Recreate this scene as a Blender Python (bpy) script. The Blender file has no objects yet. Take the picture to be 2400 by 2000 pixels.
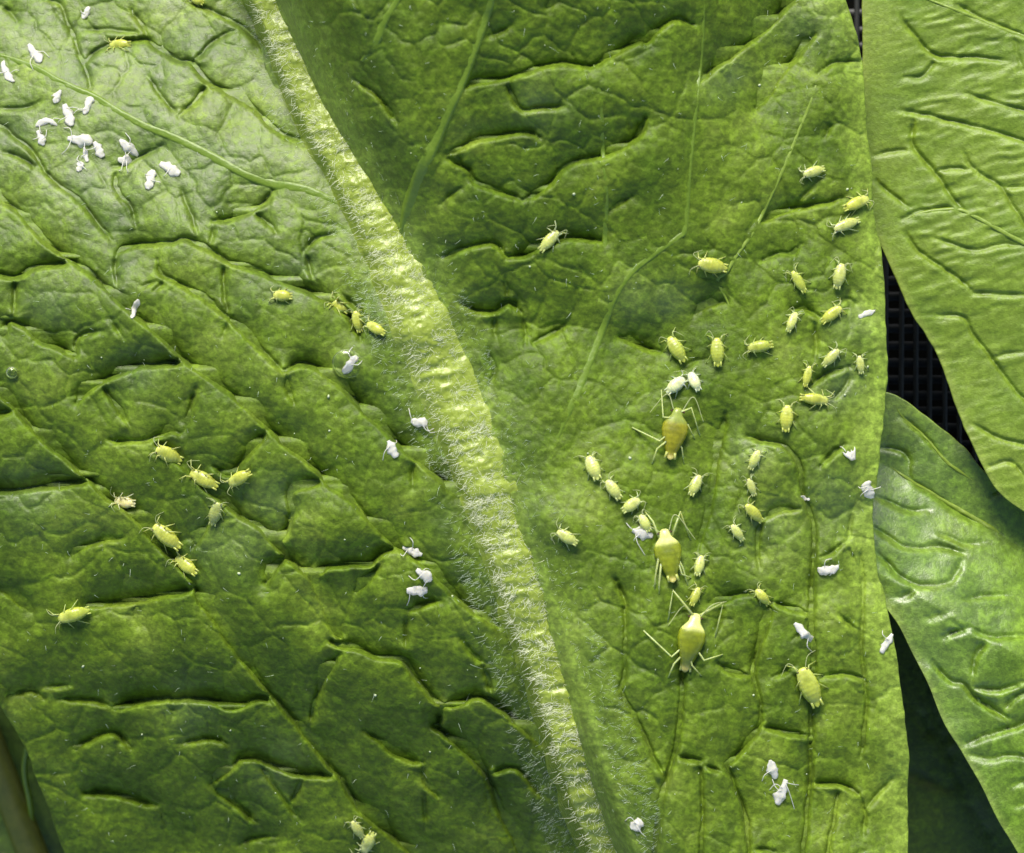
import bpy, math, random
import numpy as np
from mathutils import Vector

random.seed(7)
RNG = np.random.default_rng(11)
SC = bpy.context.scene
COL = SC.collection
R = math.radians

# ------------------------------------------------------------------ camera, sky, sun, exposure
S = 2.0e-5            # metres per photograph pixel on the leaf plane (adult aphid about 2.6 mm)
D = 0.16              # camera height above the leaf plane, metres
cam_data = bpy.data.cameras.new('camera')
cam = bpy.data.objects.new('camera', cam_data)
COL.objects.link(cam)
cam.location = (0, 0, D)
cam.rotation_euler = (0, 0, 0)
cam_data.sensor_width = 36.0
cam_data.lens = 36.0 * D / (2400 * S)
cam_data.clip_start = 0.002
cam_data.clip_end = 100.0
cam_data.dof.use_dof = True
cam_data.dof.focus_distance = D
cam_data.dof.aperture_fstop = 60.0
SC.camera = cam

SUN_ELEV, SUN_AZ = R(38), R(-8)     # azimuth measured from image-up, negative = towards the left
world = bpy.data.worlds.new('World')
SC.world = world
world.use_nodes = True
wn = world.node_tree
wn.nodes.clear()
sky = wn.nodes.new('ShaderNodeTexSky')
sky.sky_type = 'NISHITA'
sky.sun_disc = False
sky.sun_elevation = SUN_ELEV
sky.sun_rotation = SUN_AZ
bg = wn.nodes.new('ShaderNodeBackground')
bg.inputs['Strength'].default_value = 0.09
wo = wn.nodes.new('ShaderNodeOutputWorld')
wn.links.new(sky.outputs[0], bg.inputs[0])
wn.links.new(bg.outputs[0], wo.inputs[0])

sd = bpy.data.lights.new('sun', 'SUN')
sd.energy = 3.0
sd.angle = R(24)
sd.color = (1.0, 0.95, 0.85)
sun = bpy.data.objects.new('sun', sd)
COL.objects.link(sun)
sdir = Vector((math.sin(SUN_AZ) * math.cos(SUN_ELEV), math.cos(SUN_AZ) * math.cos(SUN_ELEV), math.sin(SUN_ELEV)))
sun.rotation_euler = (-sdir).to_track_quat('-Z', 'Y').to_euler()
sun.location = sdir * 0.5

SC.view_settings.view_transform = 'Standard'
SC.view_settings.look = 'None'
SC.view_settings.gamma = 1.0
SC.view_settings.use_curve_mapping = False
SC.view_settings.exposure = 0.99
SC.render.engine = 'CYCLES'
SC.cycles.use_denoising = True
SC.cycles.max_bounces = 4

# ------------------------------------------------------------------ helpers
def W(px, py, z=0.0):
    """photograph pixel + height (in pixels) -> world point in metres"""
    k = (D - z * S) / D * S
    return (px - 1200) * k, (1000 - py) * k, z * S

def tag(o, label=None, cat=None, group=None, kind=None):
    if label: o['label'] = label
    if cat: o['category'] = cat
    if group: o['group'] = group
    if kind: o['kind'] = kind
    return o

def empty(name, loc):
    o = bpy.data.objects.new(name, None)
    COL.objects.link(o)
    o.location = loc
    o.empty_display_size = 0.0005
    return o

def mesh_obj(name, verts, faces, mat, parent=None, smooth=True, origin=(0, 0, 0)):
    """verts: Nx3 world metres; faces: list of tuples or Mx4 array"""
    me = bpy.data.meshes.new(name)
    v = np.asarray(verts, dtype=np.float64) - np.asarray(origin)
    if isinstance(faces, np.ndarray) and faces.ndim == 2:
        n, k = faces.shape
        me.vertices.add(len(v))
        me.vertices.foreach_set('co', v.astype(np.float32).ravel())
        me.loops.add(n * k)
        me.loops.foreach_set('vertex_index', faces.astype(np.int32).ravel())
        me.polygons.add(n)
        me.polygons.foreach_set('loop_start', np.arange(0, n * k, k, dtype=np.int32))
        me.update(calc_edges=True)
        me.validate()
    else:
        me.from_pydata([tuple(p) for p in v], [], faces)
        me.update()
    if smooth:
        me.polygons.foreach_set('use_smooth', np.ones(len(me.polygons), dtype=bool))
    me.materials.append(mat)
    o = bpy.data.objects.new(name, me)
    COL.objects.link(o)
    if parent:
        o.parent = parent
    else:
        o.location = origin
    return o

def set_attr(o, name, vals):
    a = o.data.attributes.new(name, 'FLOAT', 'POINT')
    a.data.foreach_set('value', np.asarray(vals, dtype=np.float32).ravel())

def set_col(o, name, vals):
    a = o.data.attributes.new(name, 'FLOAT_COLOR', 'POINT')
    v = np.ones((len(vals), 4), dtype=np.float32)
    v[:, :3] = vals
    a.data.foreach_set('color', v.ravel())

def vnoise(x, y, scale, seed):
    """smooth value noise in [-1,1]; scale = feature size in pixels"""
    r = np.random.default_rng(seed).random((256, 256)) * 2 - 1
    u, v = np.asarray(x) / scale + 1000.3, np.asarray(y) / scale + 1000.7
    iu, iv = np.floor(u).astype(int), np.floor(v).astype(int)
    fu, fv = u - iu, v - iv
    fu = fu * fu * (3 - 2 * fu); fv = fv * fv * (3 - 2 * fv)
    g = lambda a, b: r[a % 256, b % 256]
    return ((g(iu, iv) * (1 - fu) + g(iu + 1, iv) * fu) * (1 - fv)
            + (g(iu, iv + 1) * (1 - fu) + g(iu + 1, iv + 1) * fu) * fv)

def worley(x, y, scale, seed):
    """F2-F1 cell distance, about 0..1"""
    rg = np.random.default_rng(seed)
    jx, jy = rg.random((128, 128)), rg.random((128, 128))
    u, v = np.asarray(x) / scale + 500.0, np.asarray(y) / scale + 500.0
    iu, iv = np.floor(u).astype(int), np.floor(v).astype(int)
    f1 = np.full(u.shape, 9.0); f2 = np.full(u.shape, 9.0)
    for a in (-1, 0, 1):
        for b in (-1, 0, 1):
            cu, cv = iu + a, iv + b
            d = np.hypot(cu + jx[cu % 128, cv % 128] - u, cv + jy[cu % 128, cv % 128] - v)
            f2 = np.where(d < f1, f1, np.minimum(f2, d)); f1 = np.minimum(f1, d)
    return f2 - f1

def smooth_path(pts, step=3.0):
    """Catmull-Rom through the points, resampled about every `step` pixels"""
    p = np.asarray(pts, dtype=float)
    if len(p) > 2:
        q = np.vstack([2 * p[0] - p[1], p, 2 * p[-1] - p[-2]])
        out = []
        for i in range(1, len(q) - 2):
            n = max(2, int(np.hypot(*(q[i + 1, :2] - q[i, :2])) / step))
            t = np.linspace(0, 1, n, endpoint=False)[:, None]
            out.append(0.5 * (2 * q[i] + (q[i + 1] - q[i - 1]) * t
                       + (2 * q[i - 1] - 5 * q[i] + 4 * q[i + 1] - q[i + 2]) * t ** 2
                       + (-q[i - 1] + 3 * q[i] - 3 * q[i + 1] + q[i + 2]) * t ** 3))
        out.append(p[-1:])
        return np.vstack(out)
    n = max(2, int(np.hypot(*(p[1, :2] - p[0, :2])) / step))
    t = np.linspace(0, 1, n)[:, None]
    return p[0] * (1 - t) + p[1] * t

def blur(a, n=1):
    for _ in range(n):
        b = np.pad(a, 1, mode='edge')
        a = (b[:-2, 1:-1] + b[2:, 1:-1] + b[1:-1, :-2] + b[1:-1, 2:] + 4 * b[1:-1, 1:-1]) / 8
    return a

class Field:
    """rectangular grid of values over photograph pixels, bilinear lookup"""
    def __init__(self, x0, y0, x1, y1, step):
        self.x0, self.y0, self.st = x0, y0, step
        self.nx, self.ny = int((x1 - x0) / step) + 1, int((y1 - y0) / step) + 1
        xs, ys = x0 + np.arange(self.nx) * step, y0 + np.arange(self.ny) * step
        self.X, self.Y = np.meshgrid(xs, ys)
        self.h = np.zeros((self.ny, self.nx))
    def look(self, x, y, a=None):
        a = self.h if a is None else a
        u = np.clip((np.asarray(x, float) - self.x0) / self.st, 0, self.nx - 1.001)
        v = np.clip((np.asarray(y, float) - self.y0) / self.st, 0, self.ny - 1.001)
        i, j = u.astype(int), v.astype(int)
        fu, fv = u - i, v - j
        return ((a[j, i] * (1 - fu) + a[j, i + 1] * fu) * (1 - fv)
                + (a[j + 1, i] * (1 - fu) + a[j + 1, i + 1] * fu) * fv)

LX, LY = math.sin(SUN_AZ), -math.cos(SUN_AZ)      # towards the light, in pixel axes

def pucker(F, creases, lam=42.0, amp=14.0, base=None, bulge=1.0, strength=1.0):
    """quilted relief: the blade swells between its veins and steps down at each sunken vein"""
    ny, nx = F.h.shape
    A = np.full((ny, nx), amp) if base is None else base
    fix = np.zeros((ny, nx), bool); val = np.zeros((ny, nx))
    pri = np.zeros((ny, nx)); shoulder = np.zeros((ny, nx), bool)
    for pts, s in creases:
        p = smooth_path(pts, F.st * 0.6)
        if len(p) < 3: continue
        tg = np.gradient(p, axis=0)
        tg /= np.maximum(np.hypot(tg[:, 0], tg[:, 1]), 1e-6)[:, None]
        nrm = np.stack([-tg[:, 1], tg[:, 0]], 1)
        k = nrm[:, 0] * LX + nrm[:, 1] * LY
        flip = np.where(k < 0, -1.0, 1.0)
        nrm *= flip[:, None]; k = np.abs(k)                 # normal now points to the light
        wob = vnoise(p[:, 0], p[:, 1], 26, 5) * 2.0
        p = p + nrm * wob[:, None]
        n = len(p)
        e = np.clip(np.minimum(np.arange(n), np.arange(n)[::-1]) * F.st * 0.6 / 22.0, 0.45, 1)
        ss = s * e * strength * (0.85 + 0.35 * vnoise(p[:, 0], p[:, 1], 90, 9))
        kk = np.clip(k * 1.4 + 0.1, 0, 1)
        Ap = F.look(p[:, 0], p[:, 1], A)
        deep = 15.0 * np.sqrt(ss)
        rows = ((2.4, Ap * (1 - ss * (0.47 + 0.20 * kk))),
                (0.9, Ap * (1 - ss * (0.66 + 0.14 * kk)) - deep),
                (0.0, Ap * (1 - ss * (0.66 + 0.14 * kk)) - deep),
                (-1.2, Ap * (1 - ss * (0.64 - 0.24 * kk))),
                (-2.6, Ap * (1 - ss * (0.58 - 0.42 * kk))),
                (-4.0, Ap * (1 - ss * (0.45 - 0.52 * kk))))
        for off, v in rows:
            q = p + nrm * (off * 3.0)
            i = np.round((q[:, 0] - F.x0) / F.st).astype(int)
            j = np.round((q[:, 1] - F.y0) / F.st).astype(int)
            ok = (i >= 0) & (i < nx) & (j >= 0) & (j < ny)
            i, j, v, s2 = i[ok], j[ok], v[ok], ss[ok]
            better = s2 >= pri[j, i] - 1e-9
            i, j, v, s2 = i[better], j[better], v[better], s2[better]
            fix[j, i] = True; val[j, i] = v; pri[j, i] = s2; shoulder[j, i] = off in (2.4, -4.0)
    # screened relaxation, coarse to fine, so that each swelling slopes across its whole width
    h = None
    for fct in (4, 2, 1):
        if fct == 1:
            fx, vl, Ac = fix, val, A
        else:
            my, mx = -(-ny // fct), -(-nx // fct)
            pad = lambda a, c: np.pad(a, ((0, my * fct - ny), (0, mx * fct - nx)), mode='constant' if c else 'edge').reshape(my, fct, mx, fct)
            cnt = pad(shoulder.astype(float), True).sum((1, 3))
            fx = cnt > 0
            vl = pad(np.where(shoulder, val, 0.0), True).sum((1, 3)) / np.maximum(cnt, 1)
            Ac = pad(A, False).mean((1, 3))
        if h is None: h = Ac.copy()
        else: h = np.repeat(np.repeat(h, 2, 0), 2, 1)[:fx.shape[0], :fx.shape[1]]
        l2 = (lam / (F.st * fct)) ** 2
        for it in range({4: 300, 2: 160, 1: 110}[fct]):
            b = np.pad(h, 1, mode='edge')
            nb = b[:-2, 1:-1] + b[2:, 1:-1] + b[1:-1, :-2] + b[1:-1, 2:]
            h = np.where(fx, vl, (Ac * bulge + l2 * nb) / (1 + 4 * l2))
    F.fix = fix
    return blur(h, 2)

# ------------------------------------------------------------------ materials
def new_mat(name):
    m = bpy.data.materials.new(name)
    m.use_nodes = True
    nt = m.node_tree
    b = nt.nodes['Principled BSDF']
    return m, nt, b

def N(nt, t, **kw):
    n = nt.nodes.new(t)
    for k, v in kw.items():
        if k in n.inputs: n.inputs[k].default_value = v
        else: setattr(n, k, v)
    return n

def ramp(nt, fac, stops, interp='LINEAR'):
    r = nt.nodes.new('ShaderNodeValToRGB')
    r.color_ramp.interpolation = interp
    while len(r.color_ramp.elements) < len(stops): r.color_ramp.elements.new(0.5)
    for e, (p, c) in zip(r.color_ramp.elements, stops):
        e.position = p; e.color = (*c, 1) if len(c) == 3 else c
    nt.links.new(fac, r.inputs[0])
    return r

def mixc(nt, f, a, b, mode='MIX'):
    m = nt.nodes.new('ShaderNodeMix'); m.data_type = 'RGBA'; m.blend_type = mode
    for sock, v in ((m.inputs[0], f), (m.inputs[6], a), (m.inputs[7], b)):
        if hasattr(v, 'links'): nt.links.new(v, sock)
        else: sock.default_value = v if isinstance(v, float) else (*v, 1)
    return m.outputs[2]

def leaf_material(name, dark, mid, light, pale, rough=0.42, mottle=17.0, bump=1.0, streak=False, coat=0.0, mot=1.0, ior=1.5, spec=0.5):
    m, nt, b = new_mat(name)
    tc = N(nt, 'ShaderNodeTexCoord')
    mp = N(nt, 'ShaderNodeMapping')
    mp.inputs['Scale'].default_value = (1 / S,) * 3            # coordinates in photograph pixels
    nt.links.new(tc.outputs['Object'], mp.inputs[0])
    co = mp.outputs[0]
    # broad colour drift
    n1 = N(nt, 'ShaderNodeTexNoise', Scale=1 / 150.0, Detail=2.0, Roughness=0.6)
    nt.links.new(co, n1.inputs['Vector'])
    r1 = ramp(nt, n1.outputs[0], [(0.3, dark), (0.55, mid), (0.78, light)])
    # small irregular islands (areoles of the finest vein net)
    nw = N(nt, 'ShaderNodeTexNoise', Scale=1 / (mottle * 0.8), Detail=1.0)
    nt.links.new(co, nw.inputs['Vector'])
    vm = N(nt, 'ShaderNodeVectorMath', operation='MULTIPLY_ADD')
    nt.links.new(nw.outputs['Color'], vm.inputs[0])
    vm.inputs[1].default_value = (mottle * 1.1,) * 3
    nt.links.new(co, vm.inputs[2])
    cox = vm.outputs[0]
    if streak:
        mp2 = N(nt, 'ShaderNodeMapping')
        mp2.inputs['Scale'].default_value = (0.33, 1.25, 1)
        mp2.inputs['Rotation'].default_value = (0, 0, R(streak))
        nt.links.new(cox, mp2.inputs[0]); cox = mp2.outputs[0]
    vo = N(nt, 'ShaderNodeTexVoronoi', Scale=1 / mottle, feature='F1')
    nt.links.new(cox, vo.inputs['Vector'])
    n2 = N(nt, 'ShaderNodeTexNoise', Scale=1 / 15.0, Detail=4.0, Roughness=0.72)
    nt.links.new(co, n2.inputs['Vector'])
    sep = N(nt, 'ShaderNodeSeparateColor'); nt.links.new(vo.outputs['Color'], sep.inputs[0])
    isl = ramp(nt, sep.outputs[0], [(0.0, (0.78,) * 3), (0.6, (1.0,) * 3), (1.0, (1.28,) * 3)])
    at = N(nt, 'ShaderNodeAttribute', attribute_name='pale')
    c = mixc(nt, at.outputs['Fac'], r1.outputs[0], pale)
    c = mixc(nt, 0.75 * mot, c, isl.outputs[0], 'MULTIPLY')
    g = ramp(nt, n2.outputs[0], [(0.38, (0.70,) * 3), (0.48, (0.93,) * 3), (0.53, (1.07,) * 3), (0.62, (1.38,) * 3)])
    c = mixc(nt, 0.8 * mot, c, g.outputs[0], 'MULTIPLY')
    nt.links.new(c, b.inputs['Base Color'])
    b.inputs['IOR'].default_value = ior
    bl = N(nt, 'ShaderNodeAttribute', attribute_name='sky_sheen')          # mask raises specular to place the sky's silvery sheen
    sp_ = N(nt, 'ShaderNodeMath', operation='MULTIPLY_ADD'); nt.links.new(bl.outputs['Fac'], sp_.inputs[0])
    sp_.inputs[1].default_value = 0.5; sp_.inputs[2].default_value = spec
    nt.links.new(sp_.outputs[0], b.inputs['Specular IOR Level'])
    rr = ramp(nt, n2.outputs[0], [(0.3, (rough - 0.06,) * 3), (0.7, (rough + 0.14,) * 3)])
    nt.links.new(rr.outputs[0], b.inputs['Roughness'])
    if coat:
        b.inputs['Sheen Weight'].default_value = coat
        b.inputs['Sheen Roughness'].default_value = 0.4
        b.inputs['Sheen Tint'].default_value = (0.9, 1.0, 0.85, 1)
    # fine relief
    bp = N(nt, 'ShaderNodeBump')
    bp.inputs['Strength'].default_value = 0.9
    bp.inputs['Distance'].default_value = 3.0 * bump * S
    nt.links.new(n2.outputs[0], bp.inputs['Height'])
    nt.links.new(bp.outputs[0], b.inputs['Normal'])
    b.inputs['Subsurface Weight'].default_value = 0.0
    return m

M_LEAF = leaf_material('leaf_green', (0.062, 0.112, 0.003), (0.106, 0.168, 0.006), (0.168, 0.234, 0.022), (0.24, 0.34, 0.04), rough=0.50, mottle=19.0, coat=0.04, ior=1.5, spec=0.30)
M_LEAF_B = leaf_material('leaf_yellow_green', (0.110, 0.182, 0.009), (0.148, 0.224, 0.013), (0.178, 0.255, 0.022), (0.28, 0.34, 0.06),
                         rough=0.45, mottle=15.0, bump=0.8, streak=-12, coat=0.08, mot=0.6)
M_LEAF_C = leaf_material('leaf_glossy_green', (0.085, 0.16, 0.005), (0.12, 0.205, 0.010), (0.16, 0.245, 0.018), (0.24, 0.32, 0.05),
                         rough=0.40, mottle=22.0, bump=0.8, coat=0.1, ior=1.6, spec=0.4)
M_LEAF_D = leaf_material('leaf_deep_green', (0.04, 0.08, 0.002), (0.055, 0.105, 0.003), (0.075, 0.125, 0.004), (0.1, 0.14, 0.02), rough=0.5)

def vein_material(name, col, col2, rough=0.4, bump=1.2, scale=14.0):
    m, nt, b = new_mat(name)
    tc = N(nt, 'ShaderNodeTexCoord')
    mp = N(nt, 'ShaderNodeMapping'); mp.inputs['Scale'].default_value = (1 / S,) * 3
    nt.links.new(tc.outputs['Object'], mp.inputs[0])
    n = N(nt, 'ShaderNodeTexNoise', Scale=1 / scale, Detail=4.0, Roughness=0.6)
    nt.links.new(mp.outputs[0], n.inputs['Vector'])
    r = ramp(nt, n.outputs[0], [(0.3, col), (0.7, col2)])
    nt.links.new(r.outputs[0], b.inputs['Base Color'])
    b.inputs['Roughness'].default_value = rough
    bp = N(nt, 'ShaderNodeBump'); bp.inputs['Strength'].default_value = 0.8
    bp.inputs['Distance'].default_value = bump * S
    nt.links.new(n.outputs[0], bp.inputs['Height']); nt.links.new(bp.outputs[0], b.inputs['Normal'])
    return m

M_RIB = vein_material('midrib_yellow_green', (0.21, 0.275, 0.022), (0.32, 0.39, 0.065), rough=0.24, bump=4.0, scale=13)
M_VEIN = vein_material('side_vein_green', (0.105, 0.18, 0.007), (0.14, 0.215, 0.013), rough=0.42, bump=1.5, scale=10)
M_VEIN_L = vein_material('side_vein_pale', (0.15, 0.23, 0.016), (0.20, 0.28, 0.03), rough=0.4, bump=1.5, scale=10)
M_STEM = vein_material('stem_olive', (0.045, 0.062, 0.003), (0.075, 0.09, 0.005), rough=0.55, bump=2.5, scale=30)

def plain(name, col, rough=0.5, sss=0.0, rad=0.0, spec=0.5, attr=None):
    m, nt, b = new_mat(name)
    b.inputs['Base Color'].default_value = (*col, 1)
    b.inputs['Roughness'].default_value = rough
    b.inputs['Specular IOR Level'].default_value = spec
    if attr:
        at = N(nt, 'ShaderNodeAttribute', attribute_name=attr)
        tc = N(nt, 'ShaderNodeTexCoord')
        mp = N(nt, 'ShaderNodeMapping'); mp.inputs['Scale'].default_value = (1 / S,) * 3
        nt.links.new(tc.outputs['Object'], mp.inputs[0])
        n = N(nt, 'ShaderNodeTexNoise', Scale=1 / 9.0, Detail=3.0)
        nt.links.new(mp.outputs[0], n.inputs['Vector'])
        r = ramp(nt, n.outputs[0], [(0.3, (0.82,) * 3), (0.7, (1.12,) * 3)])
        c = mixc(nt, 1.0, at.outputs['Color'], r.outputs[0], 'MULTIPLY')
        nt.links.new(c, b.inputs['Base Color'])
        bp = N(nt, 'ShaderNodeBump'); bp.inputs['Strength'].default_value = 0.5
        bp.inputs['Distance'].default_value = 1.0 * S
        nt.links.new(n.outputs[0], bp.inputs['Height']); nt.links.new(bp.outputs[0], b.inputs['Normal'])
    if sss:
        b.inputs['Subsurface Weight'].default_value = sss
        b.inputs['Subsurface Radius'].default_value = (1.0, 0.8, 0.25)
        b.inputs['Subsurface Scale'].default_value = rad * S
    return m

M_APHID = plain('aphid_cuticle', (0.55, 0.6, 0.15), 0.32, 0.6, 16, 0.5, 'tone')
M_EYE = plain('aphid_eye', (0.05, 0.015, 0.01), 0.25)
M_ANT = plain('aphid_antenna', (0.42, 0.46, 0.2), 0.5)
M_SKIN = plain('shed_skin_white', (0.80, 0.77, 0.68), 0.5, 0.2, 6)
M_SKIN.node_tree.nodes['Principled BSDF'].inputs['Alpha'].default_value = 0.62      # thin and papery
M_HAIR = plain('leaf_hair', (0.82, 0.84, 0.60), 0.28)
M_HAIR2 = plain('leaf_hair_silver', (0.58, 0.68, 0.50), 0.4)
M_SPECK = plain('pale_speck', (0.50, 0.56, 0.34), 0.45)
M_THREAD = plain('black_plastic_thread', (0.024, 0.025, 0.021), 0.5)
M_THREAD2 = plain('dark_plastic_thread', (0.009, 0.010, 0.008), 0.5)
M_SOIL = plain('dark_soil', (0.003, 0.003, 0.002), 0.95, spec=0.05)
mw, nt_, b_ = new_mat('water'); b_.inputs['Transmission Weight'].default_value = 1.0
b_.inputs['IOR'].default_value = 1.33; b_.inputs['Roughness'].default_value = 0.02
b_.inputs['Base Color'].default_value = (1, 1, 1, 1)
M_WATER = mw

# ------------------------------------------------------------------ relief lines read off the photograph (pixel = tile corner + value / 2.5)
TILES = {1: (0, 0), 2: (800, 0), 3: (1600, 0), 4: (0, 650), 5: (800, 650), 6: (1600, 650), 7: (0, 1300), 8: (800, 1300), 9: (1600, 1300)}
def T(t, *p):
    x0, y0 = TILES[t]
    return [(x0 + a / 2.5, y0 + b / 2.5) for a, b in zip(p[0::2], p[1::2])]

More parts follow.
